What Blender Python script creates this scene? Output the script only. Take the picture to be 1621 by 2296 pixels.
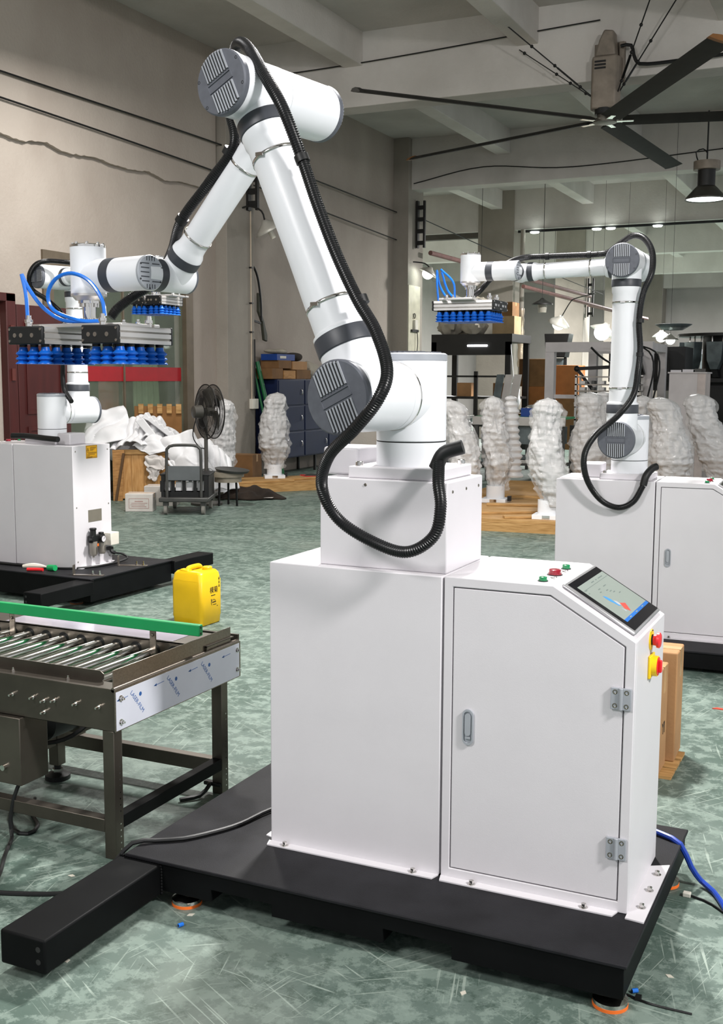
import bpy, bmesh, math, random
from mathutils import Vector, Matrix, noise
random.seed(7)
scene = bpy.context.scene
COL = scene.collection
for o in list(bpy.data.objects): bpy.data.objects.remove(o)

# ------------------------------------------------------------------ camera
cam = bpy.data.cameras.new('camera'); cam_o = bpy.data.objects.new('camera', cam); COL.objects.link(cam_o)
_yaw, _pit, _rol = -0.4395, 0.1201, 0.0047
_F = Vector((math.sin(_yaw)*math.cos(_pit), math.cos(_yaw)*math.cos(_pit), -math.sin(_pit)))
_r = Vector((math.cos(_yaw), -math.sin(_yaw), 0)); _u = _r.cross(_F)
_R = _r*math.cos(_rol)+_u*math.sin(_rol); _U = -_r*math.sin(_rol)+_u*math.cos(_rol)
M = Matrix((_R, _U, -_F)).transposed().to_4x4(); M.translation = (1.7005, -2.9512, 1.6052)
cam_o.matrix_world = M
cam.sensor_fit = 'VERTICAL'; cam.sensor_height = 24.0; cam.lens = 2499.5*24.0/2296
cam.clip_start = .05; cam.clip_end = 300
scene.camera = cam_o

# ------------------------------------------------------------------ world, lights, exposure
world = bpy.data.worlds.new('world'); scene.world = world; world.use_nodes = True
wb = world.node_tree.nodes['Background']; wb.inputs[0].default_value = (.93, .96, 1, 1); wb.inputs[1].default_value = .82
def area(name, loc, target, size, power, color=(1, 1, 1), sy=None):
    l = bpy.data.lights.new(name, 'AREA'); l.energy = power; l.color = color; l.size = size
    if sy: l.shape = 'RECTANGLE'; l.size_y = sy
    o = bpy.data.objects.new(name, l); COL.objects.link(o); o.location = loc
    o.rotation_euler = (Vector(target)-Vector(loc)).to_track_quat('-Z', 'Y').to_euler(); return o
area('bay_lamp_light_right', (5.0, -1.4, 4.6), (.6, .4, .9), .6, 380, (1, .97, .95))
area('bay_lamp_light_back', (-.6, 3.8, 5.6), (-.5, 2.2, 0), .5, 700, (1, .97, .94))
area('front_fill_light', (-1.8, -5.0, 5.0), (.2, .2, 1.6), 1.2, 250, (1, .98, .97))  # added front-left fill to brighten the arms, not a lamp of the hall
area('bay_lamp_light_aisle', (-5.4, 7.3, 5.3), (-5.4, 7.6, 0), .7, 200, (1, .97, .93))
area('bay_lamp_light_far', (-3.0, 22, 5.0), (-3.0, 22, 0), .8, 900, (1, .98, .96))
area('bay_lamp_light_end', (-4.0, 36, 5.0), (-4.0, 36, 0), .8, 2600, (1, .98, .96))
area('annex_fill_light', (-11.0, 29, 5.0), (-11.0, 29, 0), .8, 1700, (1, .98, .96))  # unseen area light added to lift the dark annex, no fitting known there
scene.view_settings.view_transform = 'Standard'; scene.view_settings.look = 'None'
scene.view_settings.gamma = 1; scene.view_settings.use_curve_mapping = False
scene.view_settings.exposure = 0.0

# ------------------------------------------------------------------ materials
def lin(c): return c/12.92 if c <= .04045 else ((c+.055)/1.055)**2.4
def rgb(h):
    h = h.lstrip('#'); return tuple(lin(int(h[i:i+2], 16)/255) for i in (0, 2, 4))+(1,)
MATS = {}
def mat(name, color, rough=.5, metal=0., var=.06, scale=6., bump=0., bscale=60., coat=0., emit=None, estr=0., trans=0., alpha=1., spec=.5, color2=None, stretch=None, ior=1.45):
    if name in MATS: return MATS[name]
    m = bpy.data.materials.new(name); m.use_nodes = True; nt = m.node_tree; N = nt.nodes; L = nt.links
    b = N['Principled BSDF']; c = rgb(color)
    tc = N.new('ShaderNodeTexCoord'); nz = N.new('ShaderNodeTexNoise'); nz.inputs['Scale'].default_value = scale; nz.inputs['Detail'].default_value = 5
    src = tc.outputs['Object']
    if stretch:
        mp = N.new('ShaderNodeMapping'); mp.inputs['Scale'].default_value = stretch; L.new(src, mp.inputs[0]); src = mp.outputs[0]
    L.new(src, nz.inputs['Vector'])
    mx = N.new('ShaderNodeMix'); mx.data_type = 'RGBA'
    c2 = rgb(color2) if color2 else tuple(x*(1-var*2.2) for x in c[:3])+(1,)
    mx.inputs[6].default_value = c if color2 else tuple(min(1, x*(1+var)) for x in c[:3])+(1,); mx.inputs[7].default_value = c2
    rp = N.new('ShaderNodeMapRange'); rp.inputs[1].default_value = .35; rp.inputs[2].default_value = .68
    L.new(nz.outputs[0], rp.inputs[0]); L.new(rp.outputs[0], mx.inputs[0]); L.new(mx.outputs[2], b.inputs['Base Color'])
    b.inputs['Roughness'].default_value = rough; b.inputs['Metallic'].default_value = metal
    b.inputs['Specular IOR Level'].default_value = spec; b.inputs['Coat Weight'].default_value = coat; b.inputs['IOR'].default_value = ior
    b.inputs['Transmission Weight'].default_value = trans; b.inputs['Alpha'].default_value = alpha
    if emit: b.inputs['Emission Color'].default_value = rgb(emit); b.inputs['Emission Strength'].default_value = estr
    if bump:
        n2 = N.new('ShaderNodeTexNoise'); n2.inputs['Scale'].default_value = bscale; n2.inputs['Detail'].default_value = 4; L.new(src, n2.inputs['Vector'])
        bp = N.new('ShaderNodeBump'); bp.inputs['Strength'].default_value = bump; bp.inputs['Distance'].default_value = .01
        L.new(n2.outputs[0], bp.inputs['Height']); L.new(bp.outputs[0], b.inputs['Normal'])
    MATS[name] = m; return m
WHITE = mat('white_powder_coat', '#d3d0d4', .42, var=.01, bump=.04, bscale=400)
ROBO = mat('white_gloss_paint', '#e6e8ec', .34, var=.01, coat=.12)
GRIM = mat('dark_band_plastic', '#3b3e44', .45, var=.05)
CAPG = mat('grey_cast_cap', '#5d6068', .5, metal=.1, var=.05, scale=40)
CAPL = mat('light_grey_cap', '#a9adb4', .4, metal=.2)
BLACK = mat('black_rubber', '#0f1011', .5, var=.1)
HOSE = mat('black_corrugated_plastic', '#141416', .33, var=.1)
DECK = mat('black_textured_steel', '#1d1d20', .55, spec=.2, var=.16, scale=9, bump=.12, bscale=300)
SKIRT = mat('black_painted_steel', '#0c0d0e', .55, spec=.13, var=.12, scale=7)
STEEL = mat('brushed_stainless', '#8f867c', .28, metal=.9, var=.08, scale=5, stretch=(2, 40, 40))
DSTEEL = mat('dull_stainless', '#655f57', .36, metal=.85, var=.12, scale=4)
CHROME = mat('polished_steel', '#d6d3cf', .12, metal=1., var=.02)
ALU = mat('anodised_aluminium', '#cfccc9', .35, metal=.75, var=.03)
BLUE = mat('blue_silicone', '#0d5fc4', .4, var=.05)
TUBEB = mat('blue_air_tube', '#1b6ed2', .25, var=.04, coat=.3)
GREEN = mat('green_guide_plastic', '#149a58', .4, var=.04)
ORANGE = mat('orange_pad', '#f07327', .55)
RED = mat('red_plastic', '#e0282e', .35)
DRED = mat('dark_red_lens', '#8c1226', .2, coat=.4)
GLENS = mat('green_lens', '#0c7a48', .2, coat=.4)
YEL = mat('yellow_plastic', '#f6cf1b', .4, var=.03)
JERRY = mat('yellow_jerrycan_plastic', '#e2b610', .38, var=.03, scale=8)
SCRG = mat('silver_bezel', '#a9a9ab', .35, metal=.6)
GLASSB = mat('black_glass', '#17161a', .08, var=.02)
FILM = mat('white_protective_film', '#dfe2ee', .3, var=.02)
FBLUE = mat('blue_print', '#2c62a8', .4)
INK = mat('black_print', '#1d1712', .5)
KRAFT = mat('kraft_cardboard', '#ad8359', .8, var=.06, scale=5, bump=.1, bscale=80)
KRAFT2 = mat('brown_cardboard', '#7c5a38', .85, var=.1, scale=5)
WCARD = mat('white_cardboard', '#c9c3bd', .75, var=.05)
WOOD = mat('pine_board', '#c39a63', .7, var=.1, scale=3, color2='#9c7440', stretch=(2, 22, 22), bump=.08, bscale=30)
PLY = mat('plywood', '#b98a54', .75, scale=3, color2='#94683a', stretch=(3, 3, 14))
FOAM = mat('white_foam_sheet', '#e4e4e6', .7, var=.04, scale=3, bump=.25, bscale=18)
FOAMW = mat('wrapped_foam', '#c8c7c7', .4, var=.025, scale=2, bump=1., bscale=3., stretch=(2.2, 2.2, 10), coat=.3)
FILMC = mat('clear_stretch_film', '#e6e5e4', .08, var=.02, bump=1., bscale=11, alpha=.22, coat=.5)
NAVY = mat('navy_locker_paint', '#121e40', .45, var=.06)
DARKM = mat('black_frame_metal', '#1c1b1a', .5, var=.1)
GREYM = mat('grey_trolley_metal', '#4a4a48', .45, metal=.3, var=.1)
FAND = mat('fan_grey_plastic', '#46443f', .45, var=.08)
CLOTH = mat('dark_brown_cloth', '#2a211a', .95, var=.2, bump=.4, bscale=30)
BLUEP = mat('blue_bin_plastic', '#163d86', .5)
SACK = mat('pale_woven_sack', '#a9a294', .85, var=.12, scale=4, bump=.5, bscale=9)
PIPE = mat('dusty_red_pipe', '#7a5752', .6, var=.1)
CONDUIT = mat('cream_conduit', '#c4b39e', .6)
DOORR = mat('dark_red_door', '#461917', .45, var=.08, scale=3, stretch=(4, 4, .6))
FANB = mat('dark_fan_blade', '#2f2e2c', .65, spec=.2, var=.06)
WARNY = mat('warning_yellow', '#f2b20f', .4)
PLATEG = mat('engraved_plate', '#8b8478', .4, metal=.5)
BEIGE = mat('beige_plastic', '#d8d4c8', .5)
BOWL = mat('smoky_bowl', '#8b867e', .25)
GLASS = mat('window_glass', '#93a08c', .04, alpha=.22, spec=.6)
REDBAND = mat('red_vinyl_band', '#a31620', .5, var=.04)
LAMPON = mat('lamp_glow', '#ffffff', .5, emit='#f4fff8', estr=14)
LAMPSOFT = mat('lamp_lens', '#ffffff', .5, emit='#f2fff9', estr=5)
TUBEON = mat('tube_glow', '#ffffff', .5, emit='#f4f7ff', estr=9)
SCREEN = mat('lcd_grey', '#7d8680', .35, emit='#9faaa2', estr=.05, var=.02)
SBLUE = mat('lcd_blue', '#3b7fb8', .35, emit='#3b7fb8', estr=.12)
SBAR = mat('lcd_bar_blue', '#1f5ea8', .35, emit='#1f5ea8', estr=.15)
SRED = mat('lcd_red', '#b5473f', .35, emit='#b5473f', estr=.12)
SGRY = mat('lcd_ink', '#5e6a68', .4)
TGREEN = mat('green_pole_plastic', '#1a6038', .4)
MOTOR = mat('fan_motor_housing', '#8f8478', .55, metal=.2, var=.12)
HOPPER = mat('grey_hopper_steel', '#667072', .45, metal=.4, var=.15)
WFRAME = mat('offwhite_machine_paint', '#cbc6c6', .5, var=.03)

def concrete(name, base, dark, scale=.6, rough=.85, streak=True):
    m = bpy.data.materials.new(name); m.use_nodes = True; nt = m.node_tree; N = nt.nodes; L = nt.links; b = N['Principled BSDF']
    tc = N.new('ShaderNodeTexCoord')
    n1 = N.new('ShaderNodeTexNoise'); n1.inputs['Scale'].default_value = scale; n1.inputs['Detail'].default_value = 8; n1.inputs['Roughness'].default_value = .65
    L.new(tc.outputs['Object'], n1.inputs['Vector'])
    mp = N.new('ShaderNodeMapping'); mp.inputs['Scale'].default_value = (1.1, 1.1, .6); L.new(tc.outputs['Object'], mp.inputs[0])
    n2 = N.new('ShaderNodeTexNoise'); n2.inputs['Scale'].default_value = scale*2; n2.inputs['Detail'].default_value = 6; L.new(mp.outputs[0], n2.inputs['Vector'])
    ad = N.new('ShaderNodeMath'); ad.operation = 'MULTIPLY'; L.new(n1.outputs[0], ad.inputs[0]); L.new(n2.outputs[0], ad.inputs[1])
    rp = N.new('ShaderNodeMapRange'); rp.inputs[1].default_value = .12; rp.inputs[2].default_value = .34; L.new(ad.outputs[0], rp.inputs[0])
    mx = N.new('ShaderNodeMix'); mx.data_type = 'RGBA'; mx.inputs[6].default_value = rgb(dark); mx.inputs[7].default_value = rgb(base)
    L.new(rp.outputs[0], mx.inputs[0]); L.new(mx.outputs[2], b.inputs['Base Color']); b.inputs['Roughness'].default_value = rough
    n3 = N.new('ShaderNodeTexNoise'); n3.inputs['Scale'].default_value = 25; n3.inputs['Detail'].default_value = 6; L.new(tc.outputs['Object'], n3.inputs['Vector'])
    bp = N.new('ShaderNodeBump'); bp.inputs['Strength'].default_value = .25; bp.inputs['Distance'].default_value = .02; L.new(n3.outputs[0], bp.inputs['Height']); L.new(bp.outputs[0], b.inputs['Normal'])
    return m
PLASTER = concrete('dusty_wall_plaster', '#aea49a', '#a0958b', .5)
BEAMC = concrete('whitewashed_beam', '#d8d3ce', '#c3beb8', .5)
SLABC = concrete('whitewashed_slab', '#c9c5c0', '#b3afaa', .4)
COLC = concrete('grey_column_paint', '#a19a90', '#8b857c', .5)

def floor_material():
    m = bpy.data.materials.new('worn_green_epoxy'); m.use_nodes = True; nt = m.node_tree; N = nt.nodes; L = nt.links; b = N['Principled BSDF']
    tc = N.new('ShaderNodeTexCoord'); P = tc.outputs['Object']
    def nz(scale, detail, vec=P, rough=.6):
        n = N.new('ShaderNodeTexNoise'); n.inputs['Scale'].default_value = scale; n.inputs['Detail'].default_value = detail; n.inputs['Roughness'].default_value = rough
        L.new(vec, n.inputs['Vector']); return n.outputs[0]
    def mr(x, a, c, lo=0., hi=1.):
        r = N.new('ShaderNodeMapRange'); r.inputs[1].default_value = a; r.inputs[2].default_value = c; r.inputs[3].default_value = lo; r.inputs[4].default_value = hi
        L.new(x, r.inputs[0]); return r.outputs[0]
    def mix(f, a, c):
        x = N.new('ShaderNodeMix'); x.data_type = 'RGBA'; L.new(f, x.inputs[0])
        for i, v in ((6, a), (7, c)):
            if isinstance(v, str): x.inputs[i].default_value = rgb(v)
            else: L.new(v, x.inputs[i])
        return x.outputs[2]
    def mul(a, c):
        x = N.new('ShaderNodeMath'); x.operation = 'MULTIPLY'; L.new(a, x.inputs[0])
        if isinstance(c, float): x.inputs[1].default_value = c
        else: L.new(c, x.inputs[1])
        return x.outputs[0]
    def mapv(rot, sc):
        q0 = N.new('ShaderNodeMapping'); q0.inputs['Rotation'].default_value = (0, 0, rot); L.new(P, q0.inputs[0])
        q = N.new('ShaderNodeMapping'); q.inputs['Scale'].default_value = sc; L.new(q0.outputs[0], q.inputs[0]); return q.outputs[0]
    base = mix(mr(nz(.8, 6), .38, .62), '#45584f', '#62716a')
    base = mix(mr(nz(13, 9, P, .7), .49, .55, 0, .75), base, '#7b8b82')
    base = mix(mr(nz(5., 10, P, .8), .53, .58, 0, .7), base, '#3b4c44')
    base = mix(mr(nz(2.2, 12, P, .8), .53, .6, 0, .6), base, '#86958c')
    base = mix(mr(nz(.4, 4), .57, .7, 0, .5), base, '#6f746a')
    for rot, sc, lo in ((.5, (2.6, 90, 1), .665), (-.6, (2.2, 110, 1), .67), (1.3, (3., 100, 1), .675), (2.2, (2.4, 120, 1), .665), (.1, (3.4, 130, 1), .68), (1.8, (4., 150, 1), .67)):
        v = mapv(rot, sc); k = mr(nz(2.3, 3, mapv(rot+.7, (1, 1, 1))), .5, .58, 0, .7)
        base = mix(mul(mr(nz(1., 1, v, .4), lo, lo+.03), k), base, '#9ba89e')
    L.new(base, b.inputs['Base Color'])
    L.new(mr(nz(5, 6), .3, .7, .38, .6), b.inputs['Roughness']); b.inputs['Specular IOR Level'].default_value = .35
    bp = N.new('ShaderNodeBump'); bp.inputs['Strength'].default_value = .12; bp.inputs['Distance'].default_value = .004; L.new(nz(30, 6), bp.inputs['Height']); L.new(bp.outputs[0], b.inputs['Normal'])
    return m
FLOOR = floor_material()

# ------------------------------------------------------------------ mesh helpers
def V(*a): return Vector(a)
def frame(d):
    d = Vector(d).normalized(); a = V(0, 0, 1) if abs(d.z) < .9 else V(1, 0, 0)
    x = d.cross(a).normalized(); return x, d.cross(x).normalized(), d
class MB:
    def __init__(s): s.v = []; s.f = []; s.mi = []; s.cur = 0; s.mats = []
    def use(s, m):
        if m not in s.mats: s.mats.append(m)
        s.cur = s.mats.index(m); return s
    def add(s, vs, fs):
        o = len(s.v); s.v += [tuple(v) for v in vs]; s.f += [tuple(i+o for i in f) for f in fs]; s.mi += [s.cur]*len(fs); return s
    def box(s, x0, x1, y0, y1, z0, z1, mx=None):
        vs = [V(x, y, z) for z in (z0, z1) for y in (y0, y1) for x in (x0, x1)]
        if mx: vs = [mx @ v for v in vs]
        return s.add(vs, [(0, 2, 3, 1), (4, 5, 7, 6), (0, 1, 5, 4), (2, 6, 7, 3), (0, 4, 6, 2), (1, 3, 7, 5)])
    def bar(s, p, q, w, h=None, up=None):
        p = Vector(p); q = Vector(q); h = h or w; d = (q-p).normalized(); up = Vector(up) if up else (V(0, 0, 1) if abs(d.z) < .95 else V(0, 1, 0))
        x = d.cross(up).normalized()*w/2; y = x.cross(d).normalized()*h/2
        vs = [c+i*x+j*y for c in (p, q) for j in (-1, 1) for i in (-1, 1)]
        return s.add(vs, [(0, 1, 3, 2), (4, 6, 7, 5), (0, 4, 5, 1), (2, 3, 7, 6), (0, 2, 6, 4), (1, 5, 7, 3)])
    def lathe(s, p, d, prof, n=32, caps=True, arc=None):
        x, y, d = frame(d); p = Vector(p); vs = []
        for t, r in prof:
            for i in range(n):
                a = 2*math.pi*i/n; vs.append(p+d*t+x*(r*math.cos(a))+y*(r*math.sin(a)))
        fs = []; m = len(prof)
        for k in range(m-1):
            for i in range(n):
                j = (i+1) % n; fs.append((k*n+i, k*n+j, (k+1)*n+j, (k+1)*n+i))
        if caps: fs.append(tuple(range(n-1, -1, -1))); fs.append(tuple((m-1)*n+i for i in range(n)))
        return s.add(vs, fs)
    def cyl(s, p, q, r, r2=None, n=24):
        p = Vector(p); q = Vector(q); return s.lathe(p, q-p, [(0, r), ((q-p).length, r if r2 is None else r2)], n)
    def tube(s, pts, r, n=8, caps=True):
        pts = [Vector(p) for p in pts]; rs = r if isinstance(r, (list, tuple)) else [r]*len(pts)
        T = [(pts[min(i+1, len(pts)-1)]-pts[max(i-1, 0)]).normalized() for i in range(len(pts))]
        x = frame(T[0])[0]; vs = []
        for i, p in enumerate(pts):
            x = (x-T[i]*x.dot(T[i])).normalized(); y = T[i].cross(x)
            for k in range(n):
                a = 2*math.pi*k/n; vs.append(p+x*(rs[i]*math.cos(a))+y*(rs[i]*math.sin(a)))
        fs = [(k*n+i, k*n+(i+1) % n, (k+1)*n+(i+1) % n, (k+1)*n+i) for k in range(len(pts)-1) for i in range(n)]
        if caps: fs += [tuple(range(n-1, -1, -1)), tuple((len(pts)-1)*n+i for i in range(n))]
        return s.add(vs, fs)
    def prism(s, poly, fn, d0, d1):
        n = len(poly); vs = [fn(a, b, d0) for a, b in poly]+[fn(a, b, d1) for a, b in poly]
        fs = [tuple(range(n-1, -1, -1)), tuple(range(n, 2*n))]+[(i, (i+1) % n, n+(i+1) % n, n+i) for i in range(n)]
        return s.add(vs, fs)
    def ring(s, outer, inner, fn, d0, d1):
        n = len(outer); vs = [fn(a, b, d) for d in (d0, d1) for P in (outer, inner) for a, b in P]; fs = []
        for i in range(n):
            j = (i+1) % n
            fs += [(i, j, n+j, n+i), (2*n+i, 3*n+i, 3*n+j, 2*n+j), (i, 2*n+i, 2*n+j, j), (n+i, n+j, 3*n+j, 3*n+i)]
        return s.add(vs, fs)
    def ball(s, c, r, n=12, m=8, sq=(1, 1, 1), fn=None):
        vs = []; c = Vector(c)
        for k in range(1, m):
            for i in range(n):
                a = 2*math.pi*i/n; e = math.pi*k/m; d = V(math.sin(e)*math.cos(a)*sq[0], math.sin(e)*math.sin(a)*sq[1], math.cos(e)*sq[2])*r
                vs.append(c+(fn(d) if fn else d))
        t = V(0, 0, r*sq[2]); vs += [c+(fn(t) if fn else t), c+(fn(-t) if fn else -t)]; fs = []
        for k in range(m-2):
            for i in range(n): j = (i+1) % n; fs.append((k*n+i, (k+1)*n+i, (k+1)*n+j, k*n+j))
        T = (m-1)*n
        for i in range(n): j = (i+1) % n; fs += [(T, i, j), (T+1, (m-2)*n+j, (m-2)*n+i)]
        return s.add(vs, fs)
    def grid(s, fn, nu, nv, thick=0.):
        vs = [Vector(fn(i/nu, j/nv)) for j in range(nv+1) for i in range(nu+1)]
        fs = [(j*(nu+1)+i, j*(nu+1)+i+1, (j+1)*(nu+1)+i+1, (j+1)*(nu+1)+i) for j in range(nv) for i in range(nu)]
        return s.add(vs, fs)
    def mesh(s, name, m=None, sharp=35, recalc=True):
        me = bpy.data.meshes.new(name); me.from_pydata(s.v, [], s.f)
        ms = s.mats or [m]
        for q in ms: me.materials.append(q)
        if s.mats: me.polygons.foreach_set('material_index', s.mi)
        if recalc:
            bm = bmesh.new(); bm.from_mesh(me); bmesh.ops.recalc_face_normals(bm, faces=bm.faces); bm.to_mesh(me); bm.free()
        me.polygons.foreach_set('use_smooth', [True]*len(me.polygons)); me.set_sharp_from_angle(angle=math.radians(sharp)); me.update(); return me
def link(name, me, parent=None, loc=None, rot=None):
    o = bpy.data.objects.new(name, me); COL.objects.link(o)
    if parent: o.parent = parent
    if loc: o.location = loc
    if rot: o.rotation_euler = rot
    return o
def part(name, mb, m=None, parent=None, loc=None, rot=None, bev=0., solid=0., label=None, sharp=35):
    me = mb if isinstance(mb, bpy.types.Mesh) else mb.mesh(name, m, sharp, recalc=not solid)
    o = link(name, me, parent, loc, rot)
    if solid: d = o.modifiers.new('solid', 'SOLIDIFY'); d.thickness = solid; d.offset = 0
    if bev: d = o.modifiers.new('bevel', 'BEVEL'); d.width = bev; d.segments = 2; d.limit_method = 'ANGLE'; d.angle_limit = math.radians(40)
    if label: o['label'] = label
    return o
def thing(name, label, cat, loc=(0, 0, 0), rotz=0., group=None):
    o = bpy.data.objects.new(name, None); COL.objects.link(o); o.location = loc; o.rotation_euler = (0, 0, rotz); o.empty_display_size = .1
    return tag(o, label, cat, group)
def tag(o, label, cat, group=None, kind=None):
    o['label'] = label; o['category'] = cat
    if group: o['group'] = group
    if kind: o['kind'] = kind
    return o
def struct(name, mb, m=None, label=None, bev=0.):
    o = part(name, mb, m, bev=bev); o['kind'] = 'structure'; o['label'] = label or name.replace('_', ' '); o['category'] = name.split('_')[0]; return o
def B(*a, **k): return MB().box(*a, **k)
def spline(pts, step=.01):
    pts = [Vector(p) for p in pts]; P = [pts[0]*2-pts[1]]+pts+[pts[-1]*2-pts[-2]]; out = []
    for i in range(1, len(P)-2):
        p0, p1, p2, p3 = P[i-1:i+3]; n = max(2, int((p2-p1).length/step))
        for k in range(n):
            t = k/n; out.append(.5*((2*p1)+(p2-p0)*t+(2*p0-5*p1+4*p2-p3)*t*t+(3*p1-p0-3*p2+p3)*t*t*t))
    out.append(pts[-1]); return out
def text_mesh(txt, size, m, fit=None, ext=.0006):
    cu = bpy.data.curves.new('lettering', 'FONT'); cu.body = txt; cu.size = size; cu.extrude = ext; cu.align_x = 'CENTER'; cu.align_y = 'CENTER'; cu.resolution_u = 3
    o = bpy.data.objects.new('lettering', cu); COL.objects.link(o); bpy.context.view_layer.update()
    me = bpy.data.meshes.new_from_object(o.evaluated_get(bpy.context.evaluated_depsgraph_get())); bpy.data.objects.remove(o); bpy.data.curves.remove(cu)
    me.materials.clear(); me.materials.append(m); return me
def decal(name, me, parent, origin, ux, uy):
    # places a flat mesh (xy plane) with its x along ux and y along uy at origin (parent space)
    ux = Vector(ux).normalized(); uy = Vector(uy).normalized(); uz = ux.cross(uy)
    mx = Matrix((ux, uy, uz)).transposed().to_4x4(); mx.translation = origin
    o = link(name, me, parent); o.matrix_local = mx; return o
# ------------------------------------------------------------------ setting: floor, walls, ceiling, beams, columns
XW = -7.7
struct('floor', B(-16, 12, -14, 52, -.2, 0), FLOOR, 'worn green epoxy factory floor with pale scratches')
SLAB = 6.43
struct('ceiling', B(-16, 9, -14, 52, SLAB, SLAB+.2), SLABC, 'grey whitewashed concrete ceiling slab between the beams')
def wall_yz(name, x0, x1, y0, y1, z0, z1, holes, m, label):
    # wall along Y with rectangular openings (y0,y1,z0,z1) cut out of it
    mb = MB(); ys = sorted({y0, y1, *[h[0] for h in holes], *[h[1] for h in holes]}); zs = sorted({z0, z1, *[h[2] for h in holes], *[h[3] for h in holes]})
    for a, b in zip(ys, ys[1:]):
        for c, d in zip(zs, zs[1:]):
            if not any(h[0] <= a and b <= h[1] and h[2] <= c and d <= h[3] for h in holes): mb.box(x0, x1, a, b, c, d)
    return struct(name, mb, m, label)
wall_yz('wall_left', XW-.24, XW, -14, 18.66, 0, SLAB, [(7.95, 11.0, .12, 3.03)], PLASTER, 'dusty beige plaster wall along the left side of the hall')
# plaster step: the upper wall stands a few centimetres proud of the lower wall
mb = MB(); n = 260
ed = [(-2+13.7*i/n, 4.36+.014*math.sin(i*.31)+.035*noise.noise(V(i*.13, 0, 0))+.02*noise.noise(V(i*.7, 3, 0))) for i in range(n+1)]
for (y0, h0), (y1, h1) in zip(ed, ed[1:]): mb.prism([(y0, h0), (y1, h1), (y1, SLAB-.001), (y0, SLAB-.001)], lambda y, z, d: V(d, y, z), XW-.01, XW+.07)
struct('trim_1', mb, PLASTER, 'upper plaster layer standing proud of the left wall with a ragged lower edge')
BAY = [11.85, 18.66, 25.5, 32.3, 39.1, 45.9]
for i, y in enumerate(BAY):
    struct('ceiling_beam', B(XW-7.3, 9, y, y+.42, 5.42, SLAB+.01), BEAMC, f'whitewashed main concrete beam number {i+1} across the hall, counted from the camera', bev=.012)
for k, x in enumerate((-5.42, -2.87, -.3, 2.3, 4.9)):
    for i, (y0, y1) in enumerate([(-12, 11.85)]+[(a+.42, b) for a, b in zip(BAY, BAY[1:])]):
        struct('ceiling_beam', B(x-.145, x+.145, y0, y1, 5.97, SLAB+.01), BEAMC, f'secondary concrete beam, row {k+1} from the left wall, bay {i+1} from the camera', bev=.01)
struct('ceiling_beam', B(-7.95, -7.66, 19.4, 25.5, 5.97, SLAB+.01), BEAMC, 'secondary concrete beam above the storage rack at the left')
struct('column', B(XW-.1, XW+.2, 11.78, 12.58, 0, SLAB), COLC, 'plastered column half sunk in the left wall with a pale front face', bev=.008)
struct('column', B(XW-.2, XW+.34, 18.5, 19.3, 0, SLAB), COLC, 'plastered column at the end of the left wall', bev=.008)
struct('column', B(-8.31, -7.33, 25.46, 26.3, 0, SLAB), COLC, 'wide grey column behind the hanging gripper of the right robot', bev=.008)
struct('column', B(-8.09, -7.16, 32.26, 33.1, 0, SLAB), COLC, 'grey column behind the white machine frame', bev=.008)
for y in (39.1, 45.9):
    struct('column', B(-8.09, -7.2, y-.04, y+.8, 0, SLAB), COLC, 'far grey column ' + ('before' if y < 40 else 'at') + ' the end of the hall', bev=.008)
FARW = concrete('pale_far_wall', '#d0ccc8', '#bebab5', .3)
mb = MB()
for a, b, c, d in ((-15, -6.6, 0, SLAB), (-6.6, -5.4, 2.9, SLAB), (-5.4, -3.3, 0, SLAB), (-3.3, -1.6, 3.4, SLAB), (-1.6, 9, 0, SLAB)): mb.box(a, b, 47.5, 47.8, c, d)
struct('wall_back', mb, FARW, 'pale end wall of the hall far behind with two openings')
struct('wall_annex', B(-15.2, -15, 18, 48, 0, SLAB), FARW, 'pale wall closing the annex on the left')
struct('wall_annex_front', B(-15.2, XW-.24, 18.4, 18.66, 0, SLAB), PLASTER, 'plaster wall between the annex and the office')
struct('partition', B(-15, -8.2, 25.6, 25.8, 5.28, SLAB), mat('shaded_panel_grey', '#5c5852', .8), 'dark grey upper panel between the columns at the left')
# office behind the glass
struct('wall_office', MB().box(-10.4, -10.3, 5, 13, 0, 3.6).box(-10.4, XW-.24, 5, 5.1, 0, 3.6).box(-10.4, XW-.24, 12.9, 13, 0, 3.6).box(-10.4, XW-.24, 5, 13, 3.5, 3.6), mat('office_wall', '#7a6a5c', .8), 'brownish office walls behind the glass')
# glass partition window
FRW = mat('bronze_window_frame', '#6f6353', .45, metal=.3)
w = struct('window_1', MB().ring([(7.87, .08), (11.1, .08), (11.1, 3.13), (7.87, 3.13)], [(8.05, .2), (10.92, .2), (10.92, 2.95), (8.05, 2.95)], lambda y, z, d: V(XW+d, y, z), -.1, .03), FRW, 'large office window with bronze frame and red stripe')
part('pane', B(XW-.05, XW-.04, 8.05, 9.5, .2, 2.95), GLASS, w); part('pane', B(XW-.05, XW-.04, 9.5, 10.92, .2, 2.95), GLASS, w)
part('stile', B(XW-.06, XW-.02, 9.485, 9.515, .2, 2.95), FRW, w)
part('stripe', B(XW-.038, XW-.034, 8.07, 10.86, 1.54, 1.735), REDBAND, w, label='wide red stripe across the glass')
mb = MB()
cu = [(-7.95+.03*math.sin(i*1.3), 9.9+.9*i/24) for i in range(25)]
mb.grid(lambda u, v: V(XW-.45+.03*math.sin(u*30), 10.25+.75*u*(1-.25*v), .15+2.5*v), 40, 4)
t = thing('curtain', 'pale green curtain hanging behind the office window', 'curtain', (0, 0, 0)); part('drape', mb, mat('green_curtain', '#7d9473', .8), t, solid=.004)
t = thing('round_sign', 'reddish round topped poster seen through the office window', 'sign', (XW-.5, 9.75, 1.02))
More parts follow.
